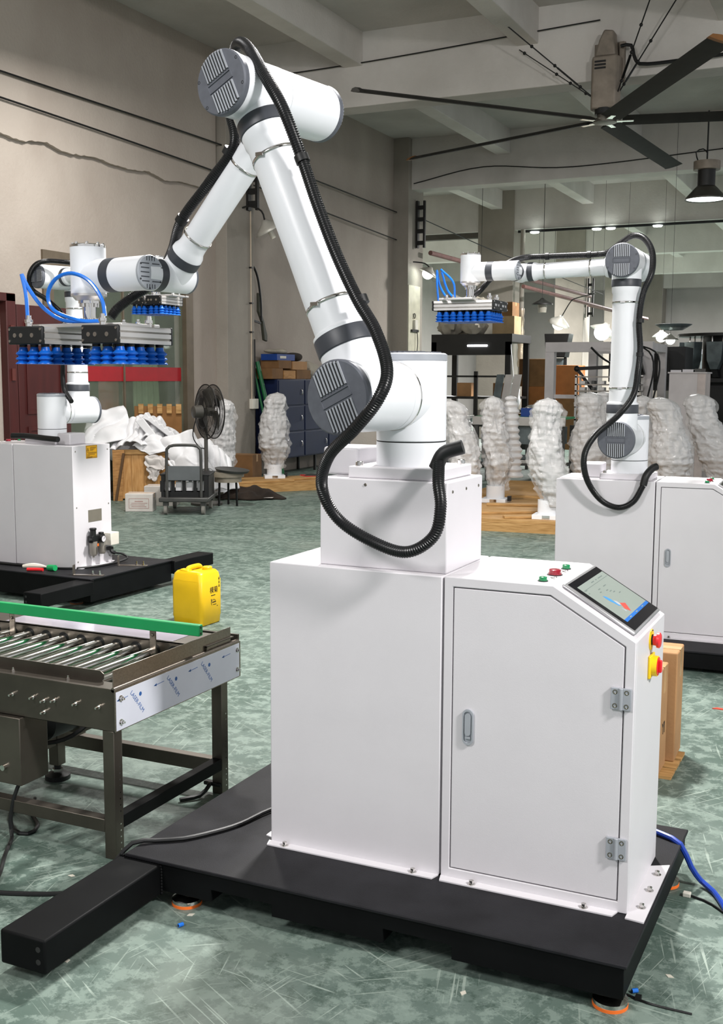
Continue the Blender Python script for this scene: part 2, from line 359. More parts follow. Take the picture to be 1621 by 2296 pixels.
part('panel', MB().prism([(-.22, -.25), (.22, -.25), (.22, .25)]+[(.22*math.cos(a*.3), .25+.3*math.sin(a*.3)) for a in range(1, 10)]+[(-.22, .25)], lambda y, z, d: V(d, y, z+.25), 0, .01), mat('poster_red', '#8a4a3c', .6), t)
# red door
d = struct('door_1', MB().box(XW-.02, XW+.1, 7.14, 7.3, 0, 2.56).box(XW-.02, XW+.1, 5.6, 5.75, 0, 2.56).box(XW-.02, XW+.1, 5.6, 7.3, 2.46, 2.56), DOORR, 'dark red door frame with open leaf on the left wall', bev=.01)
leaf = part('door_leaf', B(XW+.05, XW+.09, 7.32, 8.24, .02, 2.44), DOORR, d, bev=.006)
for z0, z1 in ((.2, 1.0), (1.15, 2.25)): part('panel', MB().ring([(7.45, z0), (8.1, z0), (8.1, z1), (7.45, z1)], [(7.5, z0+.05), (8.05, z0+.05), (8.05, z1-.05), (7.5, z1-.05)], lambda y, z, q: V(XW+q, y, z), .089, .102), DOORR, leaf)
for z in (1.55, 2.05): part('hinge', B(XW+.095, XW+.115, 7.19, 7.25, z, z+.14), mat('door_hinge', '#6d3a34', .4, metal=.4), d)
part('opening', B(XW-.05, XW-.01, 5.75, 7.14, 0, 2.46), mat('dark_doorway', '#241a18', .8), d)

# ------------------------------------------------------------------ ceiling fan
FX = thing('ceiling_fan', 'large five bladed ceiling fan hung from the first main beam', 'fan', (-1.77, 11.66, 4.86))
R_ = 3.42
for k, a in enumerate((-130.5, -58.5, 13.5, 85.5, 157.5)):
    a = math.radians(a); mb = MB()
    prof = [(-.5, 0), (-.35, .028), (0, .04), (.35, .024), (.5, 0), (.2, -.006), (-.2, -.006)]
    vs = []; ts = [.22, R_]
    for r in ts:
        for p, q in prof: vs.append((r, p*.25, q*1.0+p*-.06))
    n = len(prof); fs = [(i, (i+1) % n, n+(i+1) % n, n+i) for i in range(n)]+[tuple(range(n)), tuple(range(n, 2*n))]
    mb.add(vs, fs); bl = part('blade', mb, FANB, FX, rot=(0, 0, a))
    part('blade_tip', MB().prism([(p*1.05*.25, q*1.25+p*-.06) for p, q in prof], lambda y, z, d: V(d, y, z), R_, R_+.06), mat('worn_tip', '#8a5a2c', .5) if k in (1, 4) else FANB, bl)
    part('blade_holder', MB().box(.05, .36, -.04, .04, -.012, .0), CHROME, bl, bev=.004)
part('hub', MB().lathe((0, 0, -.03), (0, 0, 1), [(0, .1), (.01, .15), (.05, .15), (.06, .1), (.13, .1), (.16, .08)], 28), mat('hub_metal', '#6b675f', .4, metal=.7), FX)
mo = part('motor_housing', MB().prism([(-.15, -.12), (.15, -.12), (.19, 0), (.15, .12), (-.15, .12), (-.19, 0)], lambda x, y, d: V(x, y, d), .14, .78), MOTOR, FX, bev=.02)
part('upper_cover', MB().prism([(-.13, .78), (.13, .78), (.1, 1.08), (-.02, 1.1), (-.08, .98)], lambda x, z, d: V(x, d, z), -.1, .1), MOTOR, FX, bev=.02)
for z in (.62, .66, .7): part('vent_slot', B(-.12, .02, -.135, -.115, z, z+.02), BLACK, mo)
part('mount_bracket', MB().box(.14, .2, .08, .2, .55, .98).box(-.2, .2, .17, .19, .5, 1.0), MOTOR, FX, bev=.006)
part('collar', MB().cyl((0, 0, .08), (0, 0, .15), .13), BLACK, FX)
part('power_cord', MB().tube(spline([(.17, 0, .9), (.3, .02, .9), (.36, .02, .72), (.5, .05, .66), (1.2, .1, .68), (2.2, .15, .72)], .05), .022, 8), BLACK, FX)
for (dx, dy, dz) in ((-1.55, -.95, 1.5), (-1.2, .15, 1.05), (1.0, -1.4, 1.55), (1.0, -.2, 1.5)):
    a = V(.13*(1 if dx > 0 else -1), 0, .28); b = V(dx, dy, dz); g = MB().bar(a, b, .012)
    for f in (.12, .32, .5, .93): g.ball(a.lerp(b, f), .022, 8, 6)
    g.bar(a.lerp(b, .14), a.lerp(b, .3), .03, .012)
    part('stay_cable', g, BLACK, FX)

# ------------------------------------------------------------------ pendant lamp and work lamps
def bay_lamp(loc, label, s=1.):
    t = thing('pendant_lamp', label, 'lamp', loc, group='pendant bay lamps')
    part('shade', MB().lathe((0, 0, 0), (0, 0, 1), [(0, .29*s), (.02*s, .29*s), (.16*s, .16*s), (.19*s, .13*s)], 28, caps=False), mat('grey_lamp_shade', '#54524c', .4, metal=.5), t, solid=.006)
    part('lens', MB().lathe((0, 0, .012*s), (0, 0, 1), [(0, .27*s), (.004, .27*s)], 28), LAMPSOFT, t, label='glowing white lens')
    part('heat_sink', MB().cyl((0, 0, .19*s), (0, 0, .42*s), .125*s, n=16), DARKM, t)
    part('driver_box', MB().cyl((0, 0, .42*s), (0, 0, .54*s), .19*s, n=16), MOTOR, t)
    part('hook', MB().tube(spline([(0, 0, .54*s), (0, 0, .7*s), (0, 0, 1.25*s)], .1), .012, 6), BLACK, t)
    part('cable', MB().tube(spline([(-.12*s, 0, .54*s), (-.16*s, 0, .68*s), (-.06*s, 0, .72*s), (0, 0, .66*s)], .05), .01, 6), BLACK, t)
    return t
bay_lamp((-.86, 14.15, 4.18), 'glowing bay lamp hanging under the beams near the ceiling fan')
def work_lamp(loc, yaw, tilt, label, on=True, s=1., pole=None):
    t = thing('work_lamp', label, 'lamp', loc, yaw, 'angled work lamps along the columns')
    d = V(math.sin(tilt), 0, -math.cos(tilt)); g = MB().lathe((0, 0, 0), d, [(-.03*s, .035*s), (.0, .05*s), (.07*s, .15*s), (.12*s, .2*s)], 24, caps=False)
    part('reflector', g, mat('lamp_reflector', '#c9c6bd', .4, metal=.3), t, solid=.005)
    bm_ = MB().ball(d*.12*s, .115*s if on else .05*s, 16, 10) if on else MB().cyl(d*.02, d*.24*s, .035*s)
    part('bulb', bm_, LAMPON if on else mat('tubular_bulb', '#d9d4c6', .3), t, label='glowing bulb' if on else None)
    if pole: part('arm', MB().tube(spline(pole, .05), .014 if abs(pole[-1][2]) < 2 else .003, 7), DARKM, t)
    return t
work_lamp((-7.02, 18.9, 3.85), .4, -.5, 'glowing work lamp on the end column of the left wall', pole=[(0, 0, 0), (-.12, 0, .1), (-.3, -.08, .12), (-.36, -.12, .12)])
work_lamp((-5.9, 25.0, 3.13), 2.6, .5, 'glowing work lamp on the wide grey column, first right of the right gripper', s=1.4, pole=[(0, 0, 0), (-.3, 0, .35), (-.5, 0, .45), (-1.45, .3, .5)])
work_lamp((-4.75, 25.0, 2.92), .3, -.5, 'brightest work lamp, above the white machine frame', s=1.7, pole=[(0, 0, 0), (-.1, 0, .5), (-.1, 0, 3.5)])
work_lamp((-4.5, 25.4, 2.72), .3, .1, 'small glowing work lamp just behind the brightest one', s=1.1, pole=[(0, 0, 0), (.1, 0, .3), (.15, 0, 3.7)])
work_lamp((-3.4, 25.0, 2.75), .3, 0, 'glowing work lamp behind the upright arm of the right robot', s=1.1, pole=[(0, 0, 0), (0, 0, 3.68)])
work_lamp((-2.06, 18.6, 2.42), 0, 0, 'glowing work lamp above the grey hoppers', s=.75, pole=[(0, 0, 0), (0, 0, 3.9)])
work_lamp((-7.16, 12.35, 3.98), .9, .55, 'unlit work lamp with tubular bulb on the left column', on=False, s=1.15, pole=[(0, 0, 0), (-.06, .0, .16), (-.2, .12, .24), (-.3, .2, .22)])
def post_lamp(loc, label):
    t = thing('work_lamp', label, 'lamp', loc, group='angled work lamps along the columns')
    part('shade', MB().lathe((0, 0, 0), (0, 0, -1), [(0, .03), (.05, .08), (.14, .26), (.17, .26)], 20), DARKM, t)
    part('bulb', MB().cyl((0, 0, -.17), (0, 0, -.36), .12, .1), mat('frosted_bulb', '#8f8b80', .3), t)
    part('stem', MB().tube([(0, 0, 0), (0, 0, 2.8)], .007), DARKM, t)
post_lamp((-6.28, 24.6, 3.6), 'unlit dark lamp hanging right of the wide grey column')
# ceiling tube lights of the aisle (their reflections show on the conveyor rollers)
for i, (x, y, z) in enumerate(((-2.6, 1.2, 5.0), (-4.4, 1.4, 5.0), (-3.4, -1.4, 5.0))):
    t = thing('tube_light', ['tube light high above the roller conveyor', 'tube light high above the left robot', 'tube light high in front of the roller conveyor'][i], 'lamp', (x, y, z), 1.57)
    part('housing', B(-.75, .75, -.05, .05, .03, .09), WHITE, t, bev=.005); part('tube', MB().cyl((-.72, 0, 0), (.72, 0, 0), .02), TUBEON, t); part('hanger', MB().bar((0, 0, .09), (0, 0, SLAB-z), .02), DARKM, t)

# ------------------------------------------------------------------ wires and brackets on the left wall
def wire(name, pts, r, label, m=BLACK, cat='cable', grp=None): return tag(part(name, MB().tube(spline(pts, .25), r*.75, 6), m), label, cat, grp)
wire('wall_cable', [(XW+.12, 1.0, 5.03), (XW+.12, 6.5, 5.02), (XW+.12, 12.2, 5.06), (XW+.12, 18.4, 4.95)], .016, 'upper black cable strung along the left wall')
wire('wall_cable', [(XW+.12, 1.0, 4.74), (XW+.12, 6.5, 4.74), (XW+.12, 12.2, 4.63), (XW+.12, 18.4, 4.4)], .016, 'lower black cable strung along the left wall')
wire('wall_cable', [(XW+.1, 11.78, 5.95), (-5.2, 11.8, 6.0), (-2.6, 11.8, 6.12), (-1.9, 11.8, 6.15)], .012, 'thin cable along the first main beam to the fan')
wire('wall_cable', [(-7.3, 18.62, 5.53), (-5.8, 18.6, 5.75), (-4.0, 18.6, 5.62), (-1.0, 18.6, 5.75)], .014, 'thin cable along the second main beam')
wire('wall_cable', [(-7.2, 18.9, 4.85), (-6.8, 22, 4.55), (-6.6, 25.2, 4.4), (-6.5, 32, 4.2)], .014, 'cable running on past the end column')
def insulator(loc, label, h=.75):
    t = thing('cable_bracket', label, 'bracket', loc, group='iron cable brackets')
    part('post', MB().box(-.02, .02, -.05, .05, -h/2, h/2), DARKM, t)
    for k in range(4): part('insulator', MB().box(.02, .16, -.04, .04, -h/2+.06+k*h/4, -h/2+.14+k*h/4), DARKM, t)
    part('rail', MB().box(.13, .17, -.03, .03, -h/2, h/2), DARKM, t)
insulator((XW+.22, 12.4, 4.55), 'iron cable bracket on the sunken column of the left wall'); insulator((-7.32, 18.9, 4.75), 'iron cable bracket on the end column of the left wall', .95); insulator((-7.1, 32.6, 4.15), 'iron cable bracket on the grey column behind the machine frame', 1.2)
t = thing('conduit', 'vertical cream conduit ending in a switch box on the left column', 'conduit', (XW+.2, 12.45, 0))
part('pipe', MB().cyl((.02, 0, 1.25), (.02, 0, 4.4), .011, n=10), CONDUIT, t); part('pipe', MB().cyl((.02, .1, 1.3), (.02, .1, 2.2), .012, n=8), BLACK, t)
part('switch_box', B(0, .07, -.05, .13, 1.1, 1.26), BEIGE, t, bev=.006)
for z in (2.75, 3.3, 2.3): part('clip', B(0, .05, -.03, .03, z, z+.02), BLACK, t)
t = thing('air_hose', 'dark hose hanging from a hook on the left column with a blow gun', 'hose', (XW+.12, 12.75, 0))
part('tube', MB().tube(spline([(0, -.18, 2.4), (0, -.17, 3.2), (.02, -.13, 3.36), (.04, 0, 3.2), (.05, .08, 2.85), (.05, .1, 2.5)], .05), .018, 8), BLACK, t)
part('blow_gun', MB().prism([(.03, 2.95), (.12, 2.75), (.12, 2.62), (.2, 2.5), (.3, 2.28), (.3, 2.18), (.2, 2.2), (.14, 2.5), (.03, 2.65)], lambda y, z, d: V(d, y, z), .0, .05), mat('dull_green_gun', '#3c3d33', .6), t, bev=.01)
part('handle', MB().bar((.02, -.1, 2.5), (.02, .12, 2.47), .03), BLACK, t)

t = thing('lamp_trunking', 'dark cable trunking with small glowing spots under the third main beam', 'trunking', (-4.2, 25.42, 5.36)); part('rail', MB().box(-3.0, 4.5, -.03, .03, -.03, .03), BLACK, t)
for x in (-2.55, -.95, -.6, .55): part('spot', MB().lathe((x, -.04, -.03), (0, 0, -1), [(0, .12), (.03, .1)], 14), LAMPON, t, label='small glowing spot')
# right part of the wide column: pipe, switch and foil
t = thing('drain_pipe', 'grey standing pipe beside the wide column', 'pipe', (-7.05, 25.35, 0)); part('pipe', MB().cyl((0, 0, 0), (0, 0, 5.4), .06, n=14), COLC, t)
part('foil_wrap', MB().lathe((0, 0, 1.9), (0, 0, 1), [(i*.1, .075+.012*math.sin(i*2.3)) for i in range(16)], 14), mat('crinkled_foil', '#b6a590', .35, metal=.6, bump=.8, bscale=12), t)
for i, (a, b, l) in enumerate((((-7.15, 19.2, 4.2), (-6.4, 30, 4.0), 'dusty red pipe running away from the end column'), ((-6.6, 24, 3.85), (-5.6, 31.6, 3.55), 'dusty red pipe right of the wide column'), ((-7.0, 32.2, 3.9), (-5.6, 34.5, 3.55), 'dusty red pipe beyond the grey column'))):
    t = thing('red_pipe', l, 'pipe', a); v = Vector(b)-Vector(a); part('pipe', MB().cyl((0, 0, 0), v, .05, n=10), PIPE, t)
    for f in (.25, .6): part('hanger', MB().bar(v*f, V(v.x*f, v.y*f, SLAB-a[2]), .008), DARKM, t)
# ------------------------------------------------------------------ robot cells
S_, K1, W_, H2, DP, D0, DT, DB, DK, DR, DH = .5728, .8955, 1.1263, .7642, .4148, .6068, .8692, .0347, .8873, 1.0953, .7485
H_ = .9; HC = 1.1664
XZ = lambda x, z, d: V(x, d, z)
def bolt(mb, p, r=.007, h=.012):
    mb.lathe(p, (0, 0, 1), [(0, r*1.7), (.002, r*1.7), (.002, r), (h, r), (h+.001, r*.6)], 10)
def platform(loc, rot, zb, label, th=.097, pad=ORANGE):
    t = thing('base_platform', label, 'platform', loc, rot, 'black steel robot platforms'); z1 = zb; z0 = zb-th
    part('skirt', MB().prism([(-.352, z0), (-.053, z0), (-.053, z0+.038), (.155, z0+.036), (.155, z0), (.51, z0), (.51, z0+.042), (.713, z0+.04), (.713, z0), (1.176, z0), (1.176, z1-.011), (-.352, z1-.011)], XZ, -.268, .668), SKIRT, t, bev=.002)
    part('deck_plate', B(-.362, 1.184, -.2755, .6755, z1-.011, z1), DECK, t, bev=.003)
    for y0, y1, s in ((-.79, -.268, -1), (.668, 1.19, 1)):
        b = part('outrigger', B(-.386, -.232, y0, y1, zb-.109, zb-.013), SKIRT, t, bev=.006)
        e = y0 if s < 0 else y1
        for z in (.02, .055): part('bolt_hole', MB().cyl((-.255, e, zb-.097+z), (-.255, e+s*.001, zb-.097+z), .008, n=10), mat('hole_edge', '#262626', .5), b)
        g = MB(); y = -.268 if s < 0 else .668
        for i in range(16): g.ball((-.38+i*.0095, y+s*.002, zb-.011), .0055, 6, 5)
        for i in range(10): g.ball((-.231, y+s*.002, zb-.105+i*.0095), .0055, 6, 5)
        part('weld_bead', g, SKIRT, b)
    for x, y in ((-.165, -.23), (1.135, -.225), (1.135, .545), (-.165, .6)):
        f = part('levelling_foot', MB().lathe((x, y, .009), (0, 0, 1), [(0, .0455), (.011, .0455), (.019, .03), (.022, .014), (max(.024, z0-.009), .014)], 28), CHROME if pad is ORANGE else BLACK, t)
        part('pad', MB().cyl((x, y, 0), (x, y, .0092), .046, n=28), pad, f)
    return t
SLN = V(.1358, 0, .2308).normalized(); SLU = V(.2308, 0, -.1358).normalized()
def SL(u, v, d=0.): return V(K1, 0, H_)+SLU*u+V(0, v, 0)+SLN*d
def slope_rect(u0, u1, v0, v1, d0, d1): return MB().prism([(u0, v0), (u1, v0), (u1, v1), (u0, v1)], lambda u, v, d: SL(u, v, d), d0, d1)
def cabinet(loc, rot, label, riser, grp='white robot control cabinets', frl=False):
    t = thing('control_cabinet', label, 'cabinet', loc, rot, grp)
    part('arm_housing', B(0, S_-.002, 0, DP, 0, H_), WHITE, t, bev=.004)
    fl = MB().prism([(-.006, 0), (.004, -.032), (S_-.012, -.032), (S_-.003, 0)], lambda x, y, d: V(x, y, d), 0, .004); fl.prism([(0, .02), (-.034, .03), (-.034, DP-.03), (0, DP-.02)], lambda x, y, d: V(x, y, d), 0, .004)
    part('base_flange', fl, WHITE, t)
    outer = [(S_+.004, 0), (W_, 0), (W_, H2), (K1, H_), (S_+.004, H_)]; g = .0035
    inner = [(D0-g, DB-g), (DR+g, DB-g), (DR+g, DH+g*.6), (DK+g*.3, DT+g), (D0-g, DT+g)]
    c = MB().ring(outer, inner, XZ, 0, .018); c.prism([(S_+.004, 0), (W_, 0), (W_, H2), (K1, H_), (S_+.004, H_)], XZ, .018, DP)
    part('console', c, WHITE, t, bev=.0025)
    fl = MB().prism([(S_+.004, 0), (S_+.012, -.032), (W_-.035, -.032), (W_-.026, 0)], lambda x, y, d: V(x, y, d), 0, .004); fl.prism([(W_, -.028), (W_+.052, -.034), (W_+.052, DP-.05), (W_, DP-.08)], lambda x, y, d: V(x, y, d), 0, .004)
    part('base_flange', fl, WHITE, t)
    b = MB(); bolt(b, (0, 0, 0)); bme = b.mesh('flange_bolt', CHROME)
    for p in [(x, -.018, .004) for x in (.06, .495, .68, 1.01)]+[(W_+.03, y, .004) for y in (.05, .165, .28)]: link('flange_bolt', bme, t, p)
    door = part('door', MB().prism([(D0, DB), (DR, DB), (DR, DH), (DK, DT), (D0, DT)], XZ, .001, .014), WHITE, t, bev=.0015)
    sl = lambda cx, cz, hw, hh, n=8: [(cx+hw*math.cos(math.pi*i/n), cz+hh-hw+hw*math.sin(math.pi*i/n)) for i in range(n+1)]+[(cx-hw*math.cos(math.pi*i/n), cz-hh+hw-hw*math.sin(math.pi*i/n)) for i in range(n+1)]
    part('latch', MB().ring(sl(.656, .467, .0165, .053), sl(.656, .467, .012, .047), XZ, -.006, .002).prism(sl(.656, .467, .012, .047), XZ, -.001, .001).prism(sl(.656, .475, .009, .033), XZ, -.0075, -.001).prism([(.648, .439), (.664, .439), (.664, .433), (.648, .433)], XZ, -.007, -.001), CAPL, door, label='grey push latch handle')
    for z in (.607, .185):
        h = part('hinge', MB().box(1.0635, 1.0875, -.008, .0005, z-.03, z+.03).box(1.0945, 1.1185, -.008, .0005, z-.03, z+.03).cyl((1.091, -.007, z-.03), (1.091, -.007, z+.03), .0065, n=12), CAPL, t, bev=.001)
        for x in (1.0755, 1.1065):
            for q in (-.019, .019): part('screw', MB().lathe((x, -.0075, z+q), (0, -1, 0), [(0, .0068), (.001, .0068), (.0012, .0045), (.0002, .003)], 12), mat('zinc_screw', '#8f8a80', .3, metal=.9), h)
    if riser:
        r = part('riser_box', B(.1586, .5695, .0323, .3386, H_, HC), WHITE, t, bev=.004, label='raised square box under the robot arm')
        s = MB()
        for i_, (p, d) in enumerate(((V(.31, .0322, HC-.017), (0, -1, 0)), (V(.5696, .075, HC-.03), (1, 0, 0)), (V(.5696, .19, HC-.03), (1, 0, 0)), (V(.5696, .3, HC-.03), (1, 0, 0)))): part('screw', MB().lathe(p, d, [(0, .005), (.002, .004)], 10), mat('zinc_screw', '#8f8a80'), r)
    # operator screen on the sloping face
    sc = part('screen', slope_rect(.014, .252, .034, .392, 0, .011), SCRG, t, bev=.006, label='tilted touch screen with silver bezel')
    part('glass', slope_rect(.0255, .2435, .05, .382, .0108, .0118), GLASSB, sc)
    dp = MB().use(SCREEN); dz = lambda m, u0, u1, v0, v1, k=1: dp.use(m).prism([(u0, v0), (u1, v0), (u1, v1), (u0, v1)], lambda u, v, d: SL(u, v, d), .0117, .0121+.0002*k)
    dz(SCREEN, .048, .213, .076, .374, 0); dz(SBAR, .203, .213, .076, .374); dz(SGRY, .068, .0692, .082, .366)
    for v, w in ((.2, .03), (.25, .012), (.28, .05)): dz(SGRY, .058, .061, v, v+w)
    for u, v, w in ((.088, .18, .02), (.088, .24, .03), (.098, .165, .015), (.104, .22, .02), (.112, .235, .02), (.12, .25, .02), (.132, .28, .018), (.07, .09, .02), (.082, .088, .012)): dz(SGRY, u, u+.0028, v, v+w)
    for v in (.13, .21, .29): dz(SCREEN, .2065, .2095, v, v+.02, 2)
    for q, m in (([(.112, .15), (.12, .165), (.136, .172), (.15, .17), (.166, .176), (.163, .163), (.15, .158), (.138, .15), (.124, .148)], SBLUE), ([(.14, .176), (.15, .19), (.165, .186), (.16, .17)], CAPL), ([(.158, .192), (.168, .225), (.197, .19), (.18, .172)], SRED), ([(.172, .158), (.19, .16), (.186, .168)], CAPL)):
        dp.use(m).prism(q, lambda u, v, d: SL(u, v, d), .0117, .0124)
    part('display', dp, None, sc)
    for x, y, r, h, m, l in ((.85, .057, .0115, .012, GLENS, 'front green push button'), (.853, .17, .0175, .016, DRED, 'red mushroom button'), (.856, .284, .0115, .012, GLENS, 'rear green push button')):
        p = part('push_button', MB().lathe((x, y, H_), (0, 0, 1), [(0, r*1.12), (h*.35, r*1.12), (h*.35, r), (h, r), (h+.001, r*.85)], 20), m, t, label=l)
        part('ring', MB().cyl((x, y, H_), (x, y, H_+.002), r*1.3, n=20), BLACK, p)
    for y in (.1, .222): part('key_ring', MB().tube([(.868+.009*math.cos(a), y+.011*math.sin(a), H_+.004+.002*math.sin(a*2)) for a in [i*.5 for i in range(12)]], .0014, 5), CHROME, t)
    e = part('emergency_stop', MB().lathe((W_, .206, .73), (1, 0, 0), [(0, .03), (.003, .03)], 28), YEL, t, label='yellow ring with red emergency stop button')
    part('collar', MB().lathe((W_+.003, .206, .73), (1, 0, 0), [(0, .0155), (.012, .0155)], 20), BLACK, e)
    part('mushroom', MB().lathe((W_+.008, .206, .73), (1, 0, 0), [(0, .0155), (.008, .0165), (.01, .022), (.017, .0225), (.02, .018)], 24), RED, e)
    for q in range(6): part('arc_mark', B(W_+.003, W_+.0034, .19+.0065*q-.002, .19+.0065*q+.002, .751+.004*math.sin(q*.6), .754+.004*math.sin(q*.6)), INK, e)
    s = part('rotary_switch', B(W_, W_+.008, .173, .239, .622, .688), YEL, t, bev=.003, label='yellow and red rotary main switch')
    part('yellow_collar', MB().lathe((W_+.008, .206, .655), (1, 0, 0), [(0, .03), (.015, .029)], 28), YEL, s)
    part('red_dial', MB().lathe((W_+.021, .206, .655), (1, 0, 0), [(0, .026), (.004, .026)], 24), RED, s)
    part('grip', B(W_+.024, W_+.034, .199, .213, .637, .673), RED, s, bev=.003)
    if frl:
        fx = lambda x, y, z: V(-x, y, z)
        st = part('warning_label', B(-.0008, .001, .146, .27, .802, .898), WARNY, t, label='yellow warning sticker')
        part('border', MB().ring([(.148, .804), (.268, .804), (.268, .896), (.148, .896)], [(.151, .807), (.265, .807), (.265, .893), (.151, .893)], lambda y, z, d: V(-d, y, z), .0008, .0012), INK, st)
        part('triangle', MB().ring([(.262, .855), (.236, .855), (.249, .88)], [(.257, .8575), (.241, .8575), (.249, .874)], lambda y, z, d: V(-d, y, z), .0008, .0013), INK, st)
        ln = MB()
        for z, a, b in ((.883, .158, .222), (.876, .16, .225), (.868, .175, .225), (.862, .19, .225), (.845, .155, .26), (.838, .155, .245), (.83, .17, .26), (.822, .23, .26), (.815, .155, .26), (.81, .2, .26)): ln.box(-.0012, -.0007, a, b, z-.0016, z+.0012)
        part('text_lines', ln, INK, st)
        part('nameplate', B(-.0012, .001, .112, .262, .33, .42), PLATEG, t, label='grey engraved nameplate')
        f = part('air_filter_unit', MB().box(-.06, -.015, .15, .29, .185, .235).cyl((-.04, .26, .23), (-.04, .26, .275), .022).cyl((-.04, .26, .275), (-.04, .26, .29), .026).cyl((-.04, .17, .23), (-.04, .17, .25), .02).box(-.03, 0, .19, .23, .19, .225), BLACK, t, bev=.003, label='black air filter and regulator with two bowls')
        part('bowl', MB().lathe((-.04, .26, .19), (0, 0, -1), [(0, .03), (.09, .03), (.105, .022), (.11, .008), (.12, .008)], 18), BOWL, f); part('bowl', MB().lathe((-.04, .165, .185), (0, 0, -1), [(0, .028), (.085, .028), (.098, .02), (.1, .006)], 18), BOWL, f)
        part('gauge', MB().cyl((-.062, .195, .205), (-.085, .195, .205), .026, n=24), BLACK, f); part('gauge_face', MB().cyl((-.085, .195, .205), (-.0862, .195, .205), .022, n=24), WHITE, f)
        part('gauge_needle', MB().bar((-.0868, .195, .205), (-.0868, .185, .219), .002), INK, f); part('print', MB().box(-.0705, -.0698, .256, .262, .1, .15).box(-.0685, -.0675, .16, .166, .11, .15), INK, f); part('red_mark', B(-.071, -.069, .235, .25, .155, .175), ORANGE, f)
        part('inlet', MB().bar((-.04, .29, .21), (-.06, .31, .195), .022), BLACK, f)
        part('outlet_box', B(-.07, 0, .0, .095, .14, .235), BEIGE, t, bev=.004, label='beige socket box')
        part('plug', MB().box(-.05, -.015, .045, .085, .1, .125).tube(spline([(-.04, .06, .1), (-.05, .06, .085), (-.06, .04, .078)], .01), .014, 8), BLACK, t)
        part('power_cord', MB().tube(spline([(-.06, .05, .08), (-.09, -.02, .06), (-.12, -.03, .03), (-.1, .1, .01), (-.06, .3, .008), (.1, .46, .008), (.5, .5, .008), (.9, .5, .008)], .02), .008, 8), BLACK, t)
        s = MB()
        for y in (.03, .385):
            for z in (.86, .45, .05): s.lathe((0, y, z), (-1, 0, 0), [(0, .006), (.003, .004)], 8)
        part('screws', s, mat('zinc_screw', '#8f8a80'), t)
    return t

def vent_cap(name, parent, c, d, r, up, th=.02, m=None, ribs='double', label='grey ribbed cover'):
    # round cast cover facing d, with ribs running along 'up'
    c = Vector(c); d = Vector(d).normalized(); up = Vector(up); up = (up-d*up.dot(d)).normalized(); rt = up.cross(d)
    cap = part(name, MB().lathe(c, d, [(0, r*1.0), (th*.75, r*1.0), (th, r*.955)], 48), m or CAPG, parent, label=label)
    P = lambda a, b, z: c+rt*(a*r)+up*(b*r)+d*(th+z)
    rc = MB()
    if ribs == 'double':
        for s in (1, -1):
            n = 9; x0, x1 = -.5, .46; w = (x1-x0)/n
            for i in range(n):
                a = x0+w*i; e = .93*math.sqrt(max(.05, 1-(abs(a+w*.5)+.04)**2))
                lo, hi = (.2, e) if s > 0 else (-e, -.2)
                if hi-lo > .05: part('cooling_rib', MB().prism([(a+w*.52, lo), (a+w, lo), (a+w, hi), (a+w*.52, hi)], lambda x, y, z: P(x, y, z), -.0005, .005), CAPL, cap)
            ys = [(x0+w*i, .93*math.sqrt(max(.05, 1-(abs(x0+w*(i+.5))+.04)**2))) for i in range(n)]
            pg = [(x0+.01, s*.2), (x1, s*.2)]+[(min(a+w, x1), s*e) for a, e in ys[::-1]]+[(x0+.01, s*ys[0][1])]
            part('vent_recess', MB().prism(pg, lambda x, y, z: P(x, y, z), -.0005, .0007), BLACK, cap)
        q = [(-.52, -.13), (.5, -.13), (.5, .13), (-.52, .13)]; part('label_plate', MB().ring(q, [(x*.95, y*.85) for x, y in q], lambda x, y, z: P(x, y, z), -.0005, .003), m or CAPG, cap)
    else:
        for s in (1, -1):
            for i in range(5):
                y = -.5+.25*i; rc.prism([(s*.12, y-.03), (s*.78*math.sqrt(1-y*y*.9), y-.03), (s*.78*math.sqrt(1-y*y*.9), y+.03), (s*.12, y+.03)], lambda x, y, z: P(x, y, z), -.0005, .0008)
            for i in range(4):
                x = -.3+.2*i; rc.prism([(x-.025, s*.66), (x+.025, s*.66), (x+.025, s*.9), (x-.025, s*.9)], lambda x, y, z: P(x, y, z), -.0005, .0008)
    if rc.v: part('vent_grooves', rc, GRIM, cap)['kind'] = 'stuff'
    s = MB()
    for a in (.35, 1.45, 2.6, 3.6, 4.6, 5.7): s.lathe(c+rt*(r*.9*math.cos(a))+up*(r*.9*math.sin(a))+d*(th*.8), d, [(0, r*.055), (.004, r*.055), (.0042, r*.03), (.001, r*.028)], 10)
    part('screws', s, mat('dark_screw', '#3a3b3e', .4, metal=.6), cap)
    return cap
def joint(mb, p, d, prof, n=40): return mb.lathe(p, d, prof, n)
def corrugated(pts, r, pitch=.0068, n=12):
    P = spline(pts, pitch/4); rs = [r*(1.0 if (i % 4) in (0, 1) else .9) for i in range(len(P))]
    return MB().tube(P, rs, n)
